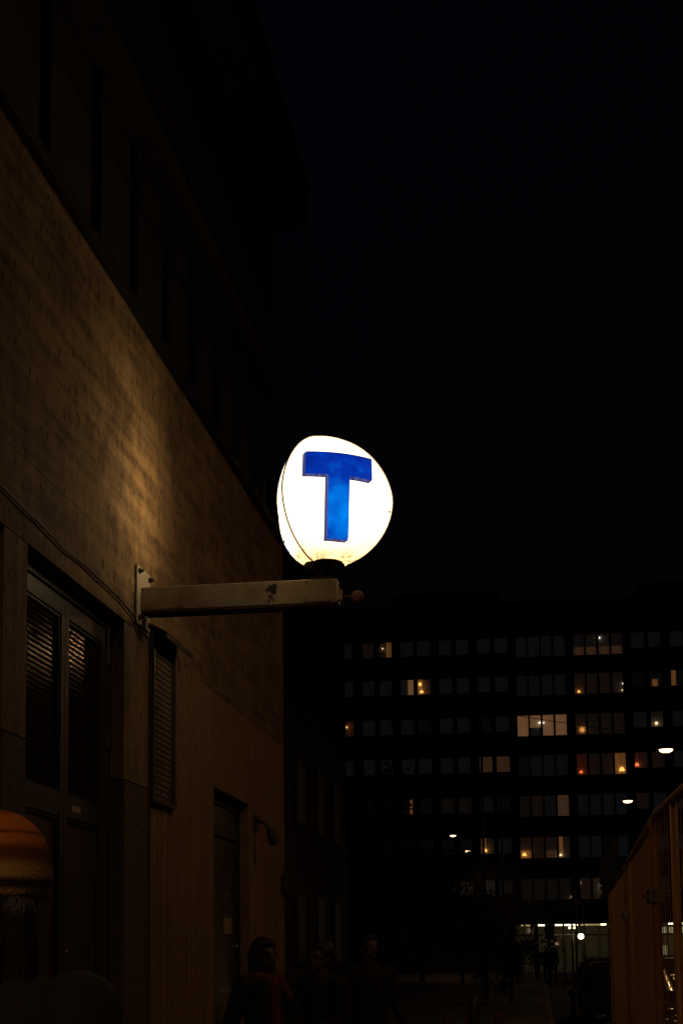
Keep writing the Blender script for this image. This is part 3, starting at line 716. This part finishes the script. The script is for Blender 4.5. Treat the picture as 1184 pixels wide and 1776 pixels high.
# ground floor: canopy light strips and glazed lobby
L_TUBE = lit('light_strip', (1, .84, .46), 5.0); L_TUBED = lit('tube_light_dim', (1, .72, .32), .35)
for (a, b, m) in ((-1.2, -.55, L_TUBED), (-.05, .45, L_TUBE), (1.2, 1.75, L_TUBE), (1.85, 2.75, L_TUBE), (2.95, 4.3, L_TUBED), (4.35, 5.2, L_TUBE), (7.6, 8.1, L_TUBED), (8.95, 10.2, L_TUBE), (10.4, 12.5, L_TUBED)):
    MB().tube([(a, YF - .15, 3.26), (b, YF - .15, 3.26)], .045, 8).build('light_tube', m, **WB)
for i in range(3): MB().ball((2.18 + .19 * i, YF - .3, 3.06), .085, nu=10, nv=8).build('downlight', L_TUBE, **WB)
MB().box(-1.7, 24, YF - .5, YF - .01, 3.34, 3.50).build('canopy', M_FARD, **WB)
MB().box(-1.69, 23.9, YF + 2.9, YF + 2.95, 0, 3.4).build('lobby_wall', lit('lobby_wall_glow', (1, .74, .30), .014, (.35, .30, .18)), **WB)  # wall glow put in by emission, in place of the tubes' light
x = -1.65
i = 0
while x < 23:
    w_ = 1.15; fr = MB().ring(YF + .05, YF + .12, x, x + w_, .1, 2.55, .05, 'y').ring(YF + .05, YF + .12, x, x + w_, 2.552, 3.33, .05, 'y').build('shop_window', M_FARD, **WB)
    MB().box(x + .052, x + w_ - .052, YF + .08, YF + .092, .152, 2.498).build('pane', M_GLASS, fr, world=True)
    MB().box(x + .052, x + w_ - .052, YF + .08, YF + .092, 2.604, 3.278).build('pane', M_GLASS, fr, world=True)
    if x > 7.2:
        gm = lit('lit_shop_blind%d' % (i % 3), (1, .84, .40), (.18, .30, .24)[i % 3], (.5, .5, .3), .35, 5)
        if i % 4 != 1: MB().box(x + .06, x + w_ - .06, YF + .25, YF + .26, .55, 1.75 + .3 * (i % 3 == 0)).build('blind', gm, fr, world=True)
        MB().box(x + .06, x + w_ - .06, YF + .25, YF + .26, 2.62, 3.05).build('blind', lit('lit_shop_top', (1, .84, .42), .34, (.5, .5, .3)), fr, world=True)
    x += w_ + .03; i += 1
MB().tube([(.4, YF - .03, 2.57), (3.0, YF - .03, 2.57)], .02, 6).build('trim_strip', lit('trim_lit', (1, .7, .3), .05), **WB)

# ================================================================== SUSPENDED STREET LAMPS
def lamp_mat(): return lit('street_lamp_glass', (1, .60, .30), 3.6, (.8, .7, .6))
def street_lamp(x, y, z, label, scale=1.0, power=60):
    t = thing('street_lamp', label, 'street lamp', (x, y, z), 0, 'street lamps hung on wires above the street'); t.scale = (scale,) * 3
    MB().lathe([(.03, .22), (.06, .20), (.10, .14), (.20, .09), (.235, .02), (.235, .0)], (0, 0, 0), 20).build('housing', M_BLACK, t, smooth=True)
    MB().lathe([(.225, -.002), (.20, -.055), (.13, -.09), (.03, -.105)], (0, 0, 0), 20).build('diffuser', lamp_mat(), t, smooth=True)
    MB().tube([(0, 0, .22), (0, 0, .42)], .012, 6).build('hanger', M_BLACK, t)
    if power:
        ld = bpy.data.lights.new('street_lamp_light', 'AREA'); ld.shape = 'DISK'; ld.size = .4; ld.energy = power; ld.color = (1, .52, .20)
        lo = bpy.data.objects.new('lamp_light', ld); COL.objects.link(lo); lo.parent = t; lo.location = (0, 0, -.17)
    return t
def wire(pts, label):
    tag(MB().tube(pts, .011, 5).build('span_wire', M_BLACK), label, 'wire')
LX = 4.2
street_lamp(LX, 45, 7.93, 'largest and nearest lit street lamp hanging at the right', 1.0, 25)
street_lamp(4.06, 62, 8.08, 'lit street lamp hanging above the fence top', .95, 25)
street_lamp(-4.75, 80, 8.2, 'upper of two small street lamps left of the poles', .8, 25)
street_lamp(-4.68, 95, 8.35, 'lower of two small street lamps left of the poles', .8, 20)
street_lamp(LX, 27, 8.0, 'lit street lamp over the road just right of the view', 1.0, 55)
street_lamp(LX, 10, 8.0, 'lit street lamp over the road beside the fence', 1.0, 46)
street_lamp(-1.3, -1.2, 5.4, 'unseen street lamp behind the viewpoint, placed to light the knit hat', 1.0, 55)  # unseen lamp, position chosen for the light on the passer-by's hat
def pole(x, y, h, label):
    t = thing('pole', label, 'pole', (x, y, -.02 if x < .2 else -.13), 0, 'tall slim poles along the street')
    MB().tube([(0, 0, 0), (0, 0, h * .5), (0, 0, h)], [.055, .048, .038], 12).build('shaft', mat('pole_paint', (.05, .045, .04), .6, .3, 6, .1), t, smooth=True)
    MB().lathe([(.11, 0), (.11, .02), (.075, .03), (.075, .5), (.058, .55)], (0, 0, 0), 14).build('base_sleeve', M_BLACK, t)
    MB().ball((0, 0, h), .05, nu=10, nv=6).build('cap', M_BLACK, t)
pole(-1.69, 45, 9.5, 'tall slim pole left of the lit wide windows'); pole(-1.49, 62, 9.4, 'tall slim pole just right of another, farther along')
def sag(a, b, s, n=16): return [tuple(Vector(a).lerp(Vector(b), i / n) - Vector((0, 0, 4 * s * (i / n) * (1 - i / n)))) for i in range(n + 1)]
wire(sag((-1.69, 45, 9.45), (LX, 45, 8.36), .05) , 'thin wire sloping from the nearer pole to the largest street lamp')
wire(sag((LX, 45, 8.36), (14, 45, 10.5), .2), 'thin wire rising right from the largest street lamp')
wire(sag((-1.49, 62, 9.3), (4.06, 62, 8.48), .1), 'thin wire from the farther pole to the lamp above the fence')
wire(sag((4.06, 62, 8.48), (14, 62, 10.5), .2), 'thin wire rising right from the lamp above the fence')
wire(sag((-5.1, 36, 10.2), (-4.75, 80, 8.55), .2), 'thin wire carrying the upper small street lamp'); wire(sag((-4.75, 80, 8.55), (-4.68, 98.98, 8.7), .05), 'thin wire carrying the lower small street lamp')

# hanging globe lamp
t = thing('globe_lamp', 'bright round globe lamp hanging low above the parked cars', 'lamp', (1.79, 60, 2.12))
MB().ball((0, 0, 0), .12, nu=16, nv=12).build('globe', lit('globe_glass', (1, .68, .36), 10.0), t, smooth=True)
MB().tube([(0, 0, .11), (0, 0, 1.4)], .012, 6).build('stem', M_BLACK, t)
MB().tube([(0, 0, 1.4), (-.2, 0, 1.5), (-.36, 0, 1.5)], .02, 6).build('arm', M_BLACK, t)
MB().tube([(-.36, 0, -2.24), (-.36, 0, 1.6)], .045, 10).build('post', M_BLACK, t)

# ================================================================== FENCE
fence = thing('site_fence', 'tall steel mesh site fence along the right edge of the path', 'fence', (.6, 6, -.12))
def fence_panel(y0, y1, x0, x1, label, h=2.175):
    L = math.hypot(y1 - y0, x1 - x0)
    r_ = .12; zb, zt = .12, h + .12; path = [(0.02, 0, zb - .1), (0.02, 0, zt - r_)]
    for k2 in range(1, 6):
        a = math.pi - math.pi / 2 * k2 / 5; path.append((.02 + r_ + r_ * math.cos(a), 0, zt - r_ + r_ * math.sin(a)))
    for k2 in range(0, 6):
        a = math.pi / 2 - math.pi / 2 * k2 / 5; path.append((L - .02 - r_ + r_ * math.cos(a), 0, zt - r_ + r_ * math.sin(a)))
    path.append((L - .02, 0, zb - .1))
    t = MB().tube(path, .021, 8).build('fence_panel', M_FENCE, fence, smooth=True); t['label'] = label; t.location = (x0 - .6, y0 - 6, 0); t.rotation_euler = (0, 0, math.atan2(y1 - y0, x1 - x0))
    MB().tube([(.02, 0, zb + .1), (L - .02, 0, zb + .1)], .016, 8).build('bottom_rail', M_FENCE, t, smooth=True)
    MB().tube([(L * .79, 0, zb + .1), (L * .79, 0, zt)], .015, 8).build('middle_post', M_FENCE, t, smooth=True)
    w_ = MB(); n = int(L / (.085 if y0 < 5 else .038))
    for i in range(1, n):
        x = .02 + (L - .04) * i / n; top = zt
        if x < .02 + r_: top = zt - r_ + math.sqrt(max(0, r_ * r_ - (r_ - (x - .02)) ** 2))
        if x > L - .02 - r_: top = zt - r_ + math.sqrt(max(0, r_ * r_ - (r_ - (L - .02 - x)) ** 2))
        w_.tube([(x, .003, zb + .1), (x, .003, top)], .0021, 4, False)
    z = zb + .25
    while z < zt - .1: w_.tube([(.02, -.003, z), (L - .02, -.003, z)], .0026, 4, False); z += .16
    m_ = w_.build('wire_mesh', M_FENCE, t); m_['kind'] = 'stuff'
    for z in (zt - .35, zb + .45):
        bevel(MB().box(L - .06, L + .06, -.035, .035, z - .03, z + .03).tube([(L, -.06, z), (L, .06, z)], .008, 6).build('clamp', M_STEEL, t), .006)
fence_panel(2.75, 6.22, .60, .515, 'nearest mesh fence panel at the right edge with arched corner')
fence_panel(6.30, 9.78, .525, .62, 'middle mesh fence panel, seen nearly edge on')
fence_panel(9.86, 14.1, .625, .71, 'farthest mesh fence panel, ending before the parked car')
for i, (y, x) in enumerate(((2.7, .6), (6.26, .52), (9.82, .622), (14.15, .71))):
    fo = bevel(MB().box(-.34, .34, -.11, .11, 0.001, .14).build('foot_block', M_KERB, fence), .02); fo.location = (x - .6, y - 6, 0)

# ================================================================== ROAD SIGNS, BOLLARDS
M_BLUEP = mat('dark_blue_plate', (.010, .02, .05), .4, .3, 4, 0); M_GREYP = mat('grey_sign_back', (.10, .10, .10), .5, .2, 6, 0, .6); M_REDP = mat('red_plate', (.16, .03, .015), .5, .3, 6, 0)
t = thing('road_sign', 'tall dark blue road sign with grey edge above the fence end', 'road sign', (1.13, 22, -.12))
MB().tube([(0, 0, 0), (0, 0, 3.5)], .03, 10).build('post', M_GREYP, t)
bevel(MB().box(-.14, .18, -.06, -.034, 2.52, 3.14).build('plate', M_BLUEP, t), .01); MB().ring(-.064, -.03, -.16, .20, 2.50, 3.16, .018, 'y').build('plate_edge', M_GREYP, t)
bevel(MB().box(.02, .15, -.06, -.04, 3.20, 3.42).build('upper_plate', M_REDP, t), .005)
t = thing('bus_stop_sign', 'black square sign on a post behind the distant walkers', 'sign', (.47, 60, -.12))
MB().tube([(0, 0, 0), (0, 0, 2.8)], .028, 8).build('post', M_BLACK, t); bevel(MB().box(-.20, .20, -.05, -.03, 2.12, 2.74).build('plate', M_BLACK, t), .01)
t = thing('hanging_banner', 'narrow dark hanging sign left of the square sign', 'sign', (-.02, 60, 0))
MB().tube([(0, 0, 0), (0, 0, 2.75)], .022, 8).build('post', M_BLACK, t); bevel(MB().box(-.16, .02, -.045, -.023, 1.90, 2.6).build('plate', M_BLACK, t), .01)
for i, (x, lb) in enumerate(((1.05, 'small red plate on post left of the slim dotted post'), (1.94, 'small red plate on post right of the slim dotted post'))):
    t = thing('red_sign', lb, 'sign', (x, 60, -.12), 0, 'small red plates on posts')
    MB().tube([(0, 0, 0), (0, 0, 3.5)], .025, 8).build('post', M_BLACK, t); bevel(MB().box(-.13, .15, -.045, -.026, 3.25, 3.45).build('plate', M_REDP, t), .006)
t = thing('post', 'slim grey post with two shiny studs near the parked cars', 'post', (1.28, 48, -.12))
MB().tube([(0, 0, 0), (0, 0, 3.9)], .035, 10).build('shaft', M_GREYP, t)
for z in (3.75, 3.05): MB().ball((0, -.04, z), .022, nu=8, nv=6).build('stud', M_STEEL, t)
t = thing('bollard', 'grey bollard with reflective band at the bottom of the view', 'bollard', (-.82, 17.5, 0))
MB().lathe([(.075, 0), (.075, .93), (.06, .98), (.03, 1.0)], (0, 0, 0), 16).build('shaft', M_GREYP, t, smooth=True); MB().lathe([(.077, .82), (.077, .90)], (0, 0, 0), 16).build('band', M_STEEL, t)
for i, (x, y, lb) in enumerate(((-1.12, 17.3, 'low red barrier block left of the grey bollard'), (-.52, 17.8, 'low red barrier block right of the grey bollard'))):
    t = thing('barrier_block', lb, 'barrier', (x, y, 0), 0, 'red barrier blocks')
    b = MB().box(-.09, .09, -.2, .2, 0, .12).build('base', M_BLACK, t); bevel(b, .02)
    bevel(MB().box(-.06, .06, -.14, .14, .121, .80).build('body', M_REDP, t), .03)

# ================================================================== CARS
def lerp_tab(tab, y):
    for (a, b) in zip(tab[:-1], tab[1:]):
        if y <= b[0]: k2 = (y - a[0]) / (b[0] - a[0]); return [a[i] + (b[i] - a[i]) * k2 for i in range(1, len(a))]
    return list(tab[-1][1:])
TAB = [(-2.15, .58, .66, .50), (-2.08, .76, .74, .58), (-1.85, .84, .80, .66), (-1.2, .95, .86, .72), (-.98, 1.0, .87, .72), (-.25, 1.46, .88, .60), (.4, 1.52, .88, .60), (1.2, 1.47, .88, .59), (1.75, 1.18, .86, .62), (1.98, .98, .83, .66), (2.12, .86, .78, .62), (2.16, .62, .70, .5)]
def csurf(y, t):
    topz, w_, rh = lerp_tab(TAB, y); belt = min(.93, topz - .05)
    K = [(0, .55 * w_, .24), (.12, .96 * w_, .30), (.35, w_, .58), (.55, .975 * w_, belt), (.82, rh, topz - .035), (.9, rh * .85, topz - .008), (1.0, 0, topz)]
    for (a, b) in zip(K[:-1], K[1:]):
        if t <= b[0] + 1e-9: k2 = (t - a[0]) / (b[0] - a[0]); return Vector((a[1] + (b[1] - a[1]) * k2, y, a[2] + (b[2] - a[2]) * k2))
TT = [0, .06, .12, .22, .35, .45, .55, .64, .73, .82, .86, .9, .95, 1.0]
def car(label, loc, rz, paint, on=False, tail=False):
    t = thing('parked_car', label, 'car', loc, rz, 'cars parked along the fence road')
    YS = [-2.15, -2.12, -2.08, -1.97, -1.85, -1.5, -1.2, -.98, -.75, -.5, -.25, .1, .4, .8, 1.2, 1.5, 1.75, 1.98, 2.06, 2.12, 2.16]
    b = MB(); prof = []
    for y in YS:
        half = [csurf(y, k2) for k2 in TT]; prof.append(half + [Vector((-p_.x, p_.y, p_.z)) for p_ in reversed(half[:-1])])
    n = len(prof[0]); o = len(b.v)
    for pr in prof: b.v += [tuple(p_) for p_ in pr]
    for j in range(len(YS) - 1):
        for i in range(n - 1): b.f.append((j * n + i, j * n + i + 1, (j + 1) * n + i + 1, (j + 1) * n + i))
        b.f.append((j * n + n - 1, j * n, (j + 1) * n, (j + 1) * n + n - 1))
    b.f.append(tuple(range(n))); b.f.append(tuple((len(YS) - 1) * n + i for i in reversed(range(n))))
    body = b.build('body', paint, t, smooth=True, fix=True)
    G = MATS['dark_window_glass']
    def patch(nm, ya, yb, ta, tb, m, sides=(1,), d=.008):
        for sd in sides:
            MB().grid(lambda u, v: (lambda p_: Vector((p_.x * sd * (1 + d), p_.y, p_.z + d * .6)))(csurf(ya + (yb - ya) * u, ta + (tb - ta) * v)), 8, 5).build(nm, m, t, smooth=True)
    for sd in (1, -1):
        patch('side_window', -.55, .30, .58, .80, G, (sd,)); patch('side_window', .36, 1.25, .58, .80, G, (sd,))
    def cross(nm, ya, yb, m):
        MB().grid(lambda u, v: (lambda p_: Vector((p_.x if u < .5 else -p_.x, p_.y - (.006 if yb < 0 else -.006), p_.z + .008)))(csurf(ya + (yb - ya) * v, .84 + .16 * (1 - abs(2 * u - 1)))), 12, 6).build(nm, m, t, smooth=True)
    cross('windscreen', -.93, -.30, G); cross('rear_window', 1.26, 1.72, G)
    for (x, y) in ((.80, -1.35), (-.80, -1.35), (.80, 1.30), (-.80, 1.30)):
        w_ = MB().lathe([(.20, -.10), (.30, -.10), (.315, -.06), (.315, .06), (.30, .10), (.20, .10)], (x, y, .315), 22, 'x').build('wheel', M_BLACK, t, smooth=False)
        MB().lathe([(.19, -.103), (.195, .103)], (x, y, .315), 14, 'x').build('rim', M_STEEL, w_)
    hl = lit('headlight_on', (1, .62, .35), 9.0) if on else mat('headlight_off', (.35, .35, .36), .1, .2, 8, 0, .6)
    for sd in (1, -1): MB().ball((sd * .56, -2.06, .66), .15, .07, .065, 14, 8).build('headlight', hl if (sd < 0 or not on) else hl, t, smooth=True)
    tl = mat('tail_light_glass', (.25, .01, .008), .15, .3, 8, 0)
    for sd in (1, -1): MB().ball((sd * .60, 2.07, .78), .12, .07, .10, 12, 8).build('tail_light', tl, t, smooth=True)
    bevel(MB().box(-.24, .24, -2.175, -2.155, .42, .53).build('number_plate', M_PLATE, t), .004); bevel(MB().box(-.24, .24, 2.16, 2.18, .55, .66).build('number_plate', M_PLATE, t), .004)
    MB().box(-.42, .42, -2.16, -2.12, .56, .66).build('grille', M_BLACK, t)
    for sd in (1, -1): MB().ball((sd * .96, -.62, .98), .09, .05, .065, 10, 8).build('mirror', paint, t, smooth=True)
    return t
M_CAR1 = mat('black_car_paint', (.012, .012, .014), .12, .1, 3, 0); M_CAR2 = mat('dark_red_car_paint', (.05, .018, .014), .16, .1, 3, 0); M_CAR3 = mat('grey_car_paint', (.045, .043, .042), .16, .1, 3, 0)
car('black car parked just beyond the end of the mesh fence', (1.50, 24.2, -.12), 0, M_CAR1)
car('grey car parked behind the black car', (1.65, 33.5, -.12), 0, M_CAR3)
car('dark red car with its headlights on, seen through the mesh fence', (3.72, 39.2, -.12), 0, M_CAR2, True)

# ================================================================== TREES
def leaf_cloud(c, rad, n, size, seed):
    rnd = random.Random(seed); b = MB(); cl = [Vector((rnd.gauss(0, .5), rnd.gauss(0, .5), rnd.gauss(0, .45))) for _ in range(26)]
    for i in range(n):
        q = rnd.choice(cl); p = q + Vector((rnd.gauss(0, .17), rnd.gauss(0, .17), rnd.gauss(0, .15)))
        p = Vector(c) + Vector((p.x * rad[0], p.y * rad[1], p.z * rad[2]))
        e = Euler((rnd.uniform(0, 6.3), rnd.uniform(0, 6.3), rnd.uniform(0, 6.3))).to_matrix(); s_ = size * rnd.uniform(.6, 1.3)
        vs = [p + e @ Vector(v) * s_ for v in ((-.5, 0, 0), (0, -.28, .03), (.5, 0, 0), (0, .28, .03))]; b.add(vs, [(0, 1, 2, 3)])
    return b
def tree(name, label, loc, h, rad, n, size, seed, cat='tree'):
    t = thing(name, label, cat, loc, 0, 'dark trees in front of the apartment block' if cat == 'tree' else None)
    rnd = random.Random(seed); b = MB().tube([(0, 0, 0), (.05, 0, h * .3), (-.05, .05, h * .62), (0, 0, h * .9)], [.02 * h, .016 * h, .010 * h, .003 * h], 9)
    for i in range(9):
        z = h * rnd.uniform(.3, .75); a = rnd.uniform(0, 6.28); L = rad[0] * rnd.uniform(.4, .85)
        b.tube([(0, 0, z), (L * .5 * math.cos(a), L * .5 * math.sin(a), z + L * .35), (L * math.cos(a), L * math.sin(a), z + L * .8)], [.008 * h, .005 * h, .001 * h], 6)
    b.build('trunk', M_BARK, t, smooth=True)
    cr = leaf_cloud((0, 0, h - rad[2] * .95), rad, n, size, seed + 5).build('crown', M_LEAF, t); cr['kind'] = 'stuff'
tree('tree', 'leftmost dark leafy tree hiding the lower windows', (-8.6, 68, -.02), 9.2, (2.9, 2.9, 3.4), 5200, .30, 1)
tree('tree', 'dark leafy tree below the two small street lamps', (-6.0, 72, -.02), 6.9, (2.3, 2.3, 2.6), 4600, .30, 2)
tree('tree', 'small dark tree left of the tall slim poles', (-3.6, 66, -.02), 4.6, (1.6, 1.6, 1.8), 3200, .22, 3)
tree('shrub', 'leafy shrub with a few lit leaves beside the distant walkers', (-.85, 42, 0), 2.7, (.75, .75, 1.2), 2600, .13, 4, 'shrub')

# ================================================================== PEOPLE
SK = mat('skin', (.085, .042, .028), .55, .12, 12, .02)
def person(label, loc, rz, h=1.7, coat=(.005, .005, .006), trousers=(.012, .012, .016), hair=(.006, .005, .004), hairlen=0, walk=.0, hat=None, scarf=None, shirt=None, group=None, vox=.012, arms=0, skin=None):
    t = thing('person', label, 'person', loc, rz, group); k2 = h / 1.72; t.scale = (k2,) * 3
    cname = 'cloth_%d_%d_%d' % tuple(int(c * 1000) for c in coat); MC = mat(cname, coat, .85, .3, 20, .25); MT = mat('cloth_t_%d_%d_%d' % tuple(int(c * 1000) for c in trousers), trousers, .9, .3, 20, .2); MH = mat('hair_%d_%d_%d' % tuple(int(c * 1000) for c in hair), hair, .5, .4, 40, .4, stretch=(1, 1, .2))
    hip = [(-.10, 0, .90), (.10, 0, .90)]; kn = [(-.105, -.04 - walk, .49), (.105, -.02 + walk * .6, .49)]; an = [(-.105, -walk * 1.1, .09), (.105, walk * 1.7, .09 + abs(walk) * .25)]
    shd = [(-.185, .01, 1.40), (.185, .01, 1.40)]
    if arms: el = [(-.25, -.02, 1.14), (.25, -.02, 1.14)]; wr = [(-.12, -.24, 1.10), (.13, -.23, 1.06)]
    else: el = [(-.25, .03 + walk * .5, 1.13), (.25, .03 - walk * .5, 1.13)]; wr = [(-.27, -.06 + walk, .90), (.27, -.06 - walk, .90)]
    b = MB()
    for s_ in (0, 1):
        b.cone(hip[s_], kn[s_], .085, .058); b.cone(kn[s_], an[s_], .057, .038); b.cone(an[s_], (an[s_][0] * 1.1, an[s_][1] - .15, an[s_][2] - .05), .036, .028)
        b.cone(shd[s_], el[s_], .052, .042); b.cone(el[s_], wr[s_], .041, .027)
        w0 = Vector(wr[s_]); d_ = (w0 - Vector(el[s_])).normalized(); sd = -1 if s_ == 0 else 1
        pc = w0 + d_ * .055; b.cone(w0, pc, .027, .032); side = Vector((0, -1, 0)) if not arms else Vector((0, 0, 1))
        side = (side - d_ * side.dot(d_)).normalized(); inn = d_.cross(side) * (-sd)
        for f_ in range(4):
            q = pc + d_ * .02 + side * (.026 - .0175 * f_); L = (.055, .062, .058, .045)[f_]; m1 = q + d_ * L * .55 + inn * .008; e_ = m1 + d_ * L * .38 + inn * .022
            b.cone(q - d_ * .02, m1, .0095, .009, 8); b.cone(m1, e_, .009, .0075, 8)
        th = w0 + d_ * .03 + side * .03; b.cone(th, th + side * .028 + d_ * .03, .0115, .010, 8); b.cone(th + side * .028 + d_ * .03, th + side * .03 + d_ * .06 + inn * .012, .010, .008, 8)
    b.cone((0, .01, .93), (0, .0, 1.15), .135, .125); b.cone((0, 0, 1.15), (0, .01, 1.34), .13, .125); b.cone((-.13, .01, 1.385), (.13, .01, 1.385), .06, .06)
    b.cone((0, .015, 1.40), (0, -.005, 1.53), .055, .052)
    b.ball((0, .005, 1.615), .076, .095, .108, 20, 14); b.ball((0, -.03, 1.565), .056, .062, .065, 16, 12); b.cone((0, -.088, 1.615), (0, -.108, 1.575), .011, .015, 8)
    b.ball((0, -.088, 1.538), .022, .012, .010, 10, 6); b.ball((0, -.08, 1.515), .020, .016, .014, 10, 6)
    for sd in (-1, 1): b.ball((sd * .078, .01, 1.59), .012, .020, .032, 10, 8); b.ball((sd * .033, -.082, 1.632), .022, .012, .008, 8, 6)
    body = remesh(b.build('body', skin or SK, t), .009 if vox < .02 else .02); 
    e = MB()
    for sd in (-1, 1): e.ball((sd * .032, -.086, 1.608), .011, .008, .008, 8, 6)
    e.build('eyes', mat('eye_brown', (.05, .03, .02), .3, .1, 5, 0), t)
    c = MB(); c.cone((0, .01, .80), (0, 0, 1.1), .175, .158); c.cone((0, 0, 1.1), (0, .01, 1.33), .160, .150); c.cone((-.15, .012, 1.375), (.15, .012, 1.375), .078, .078); c.cone((-.06, .02, 1.43), (.06, .02, 1.43), .066, .066)
    for s_ in (0, 1): c.cone(shd[s_], el[s_], .078, .062); w0 = Vector(wr[s_]); e0 = Vector(el[s_]); c.cone(el[s_], tuple(e0.lerp(w0, .97)), .060, .043)
    remesh(c.build('coat', MC, t), vox)
    c = MB()
    for s_ in (0, 1): c.cone(hip[s_], kn[s_], .108, .075); c.cone(kn[s_], (an[s_][0], an[s_][1], an[s_][2] + .01), .074, .055)
    c.cone((-.05, 0, .88), (.05, 0, .88), .125, .125); remesh(c.build('trousers', MT, t), vox)
    for s_ in (0, 1):
        a_ = an[s_]; c = MB(); c.cone((a_[0], a_[1] + .02, a_[2] - .035), (a_[0] * 1.1, a_[1] - .16, a_[2] - .05), .05, .038); remesh(c.build('shoe', M_BLACK, t), vox)
    hb = MB(); hb.ball((0, .018, 1.632), .092, .108, .110, 20, 14); hb.ball((0, -.045, 1.685), .070, .050, .040, 14, 10)
    if hairlen: hb.cone((0, .06, 1.60), (0, .075, 1.60 - hairlen), .082, .075); hb.cone((-.078, .03, 1.60), (-.085, .02, 1.60 - hairlen), .038, .034); hb.cone((.078, .03, 1.60), (.085, .02, 1.60 - hairlen), .038, .034)
    hb2 = MB()  # keep the face clear
    ho = remesh(hb.build('hair', MH, t), .010 if vox < .02 else .02); ho.location = (0, .014, .010)
    if hat: ho.scale = (.98, .94, .96); ho.location = (0, .012, .040)
    if hat:
        hp = [(.100, 1.595), (.108, 1.605), (.109, 1.63), (.106, 1.665), (.098, 1.70), (.081, 1.730), (.050, 1.753), (.018, 1.762)]
        bo = MB().lathe(hp, (0, .008, 0), 28).build('hat', hat, t, smooth=True)
        bo.modifiers.new('sub', 'SUBSURF').render_levels = 1
    if scarf:
        s_ = MB(); ring = [(.098 * math.cos(a), .02 + .105 * math.sin(a), 1.445 + .018 * math.sin(a * 2 + 1)) for a in [2 * math.pi * i / 18 for i in range(19)]]
        s_.tube(ring, .040, 10); s_.cone((.09, -.06, 1.44), (.13, -.13, 1.30), .035, .03); remesh(s_.build('scarf', scarf, t), vox)
    if shirt:
        s_ = MB(); s_.cone((-.01, -.105, 1.39), (-.01, -.130, .95), .045, .062); remesh(s_.build('shirt', shirt, t), vox)
    return t
M_REDC = mat('red_cloth', (.10, .014, .008), .85, .3, 20, .2)
person('walker nearest the wall with long dark hair, red scarf and red shirt', (-1.93, 9.75, 0), R(48), 1.68, hairlen=.20, skin=mat('skin_shaded', (.045, .026, .018), .55, .12, 12, .02), scarf=M_REDC, shirt=M_REDC, walk=.10, group='people walking below the sign')  # darker skin colour stands for a face in shade
person('middle walker in a black jacket holding a phone below the sign', (-1.62, 10.3, 0), R(-32), 1.66, arms=1, walk=-.08, group='people walking below the sign')
person('rightmost walker below the sign in a dark coat', (-1.46, 12.0, 0), R(38), 1.74, coat=(.008, .007, .008), walk=.12, group='people walking below the sign')
ph = MB().box(-.036, .036, -.004, .004, -.075, .075).build('phone', M_BLACK); ph.location = (-1.76, 10.05, 1.06); ph.rotation_euler = (R(-50), 0, 0); bevel(ph, .006); tag(ph, 'black phone in the hands of the middle walker', 'phone')
for i, (x, y, lb, w_, rz) in enumerate(((-.11, 74, 'leftmost of three distant walkers, facing right', .14, 20), (.40, 74, 'middle of three distant walkers, beside another', .1, 175), (.74, 74.4, 'rightmost of three distant walkers, beside another', -.12, 185))):
    person(lb, (x, y, 0 if x < .16 else -.12), R(rz), 1.70 + .04 * i, walk=w_, vox=.022, group='distant walkers in front of the lobby')

def hat_mat():
    m = bpy.data.materials.new('striped_knit'); m.use_nodes = True; n = m.node_tree.nodes; l = m.node_tree.links; b = n['Principled BSDF']; b.inputs['Roughness'].default_value = .9
    tc = n.new('ShaderNodeTexCoord'); sx = n.new('ShaderNodeSeparateXYZ'); l.new(tc.outputs['Object'], sx.inputs[0])
    mr = n.new('ShaderNodeMapRange'); mr.inputs[1].default_value = 1.60; mr.inputs[2].default_value = 1.76; l.new(sx.outputs[2], mr.inputs[0])
    nz = n.new('ShaderNodeTexNoise'); nz.inputs['Scale'].default_value = 40; l.new(tc.outputs['Object'], nz.inputs[0])
    ad = n.new('ShaderNodeMath'); ad.operation = 'MULTIPLY_ADD'; ad.inputs[1].default_value = .03; l.new(nz.outputs['Fac'], ad.inputs[0]); l.new(mr.outputs[0], ad.inputs[2])
    r = n.new('ShaderNodeValToRGB'); r.color_ramp.interpolation = 'LINEAR'; e = r.color_ramp.elements
    cr, bk, og, br = (.34, .235, .10, 1), (.010, .008, .007, 1), (.38, .12, .016, 1), (.10, .032, .008, 1)
    e[0].position = 0; e[0].color = cr; e[1].position = .07; e[1].color = cr
    for p_, c_ in ((.13, bk), (.19, bk), (.26, cr), (.34, cr), (.45, br), (.54, br), (.62, og), (.69, og), (.73, br), (.76, og), (.90, og), (1.0, br)): x_ = e.new(p_); x_.color = c_
    l.new(mr.outputs[0], r.inputs[0]); l.new(r.outputs[0], b.inputs['Base Color'])
    wv = n.new('ShaderNodeTexNoise'); wv.inputs['Scale'].default_value = 170; wv.inputs['Detail'].default_value = 2; l.new(tc.outputs['Object'], wv.inputs[0])
    bp = n.new('ShaderNodeBump'); bp.inputs['Strength'].default_value = .6; bp.inputs['Distance'].default_value = .004; l.new(wv.outputs['Fac'], bp.inputs['Height']); l.new(bp.outputs[0], b.inputs['Normal'])
    return m
person('passer-by close at the left edge in an orange and cream striped knit hat', (-1.015, 2.5, 0), R(165), 1.83, hat=hat_mat(), coat=(.004, .004, .005), walk=.14, skin=mat('skin_shaded', (.045, .026, .018)), hairlen=.14)
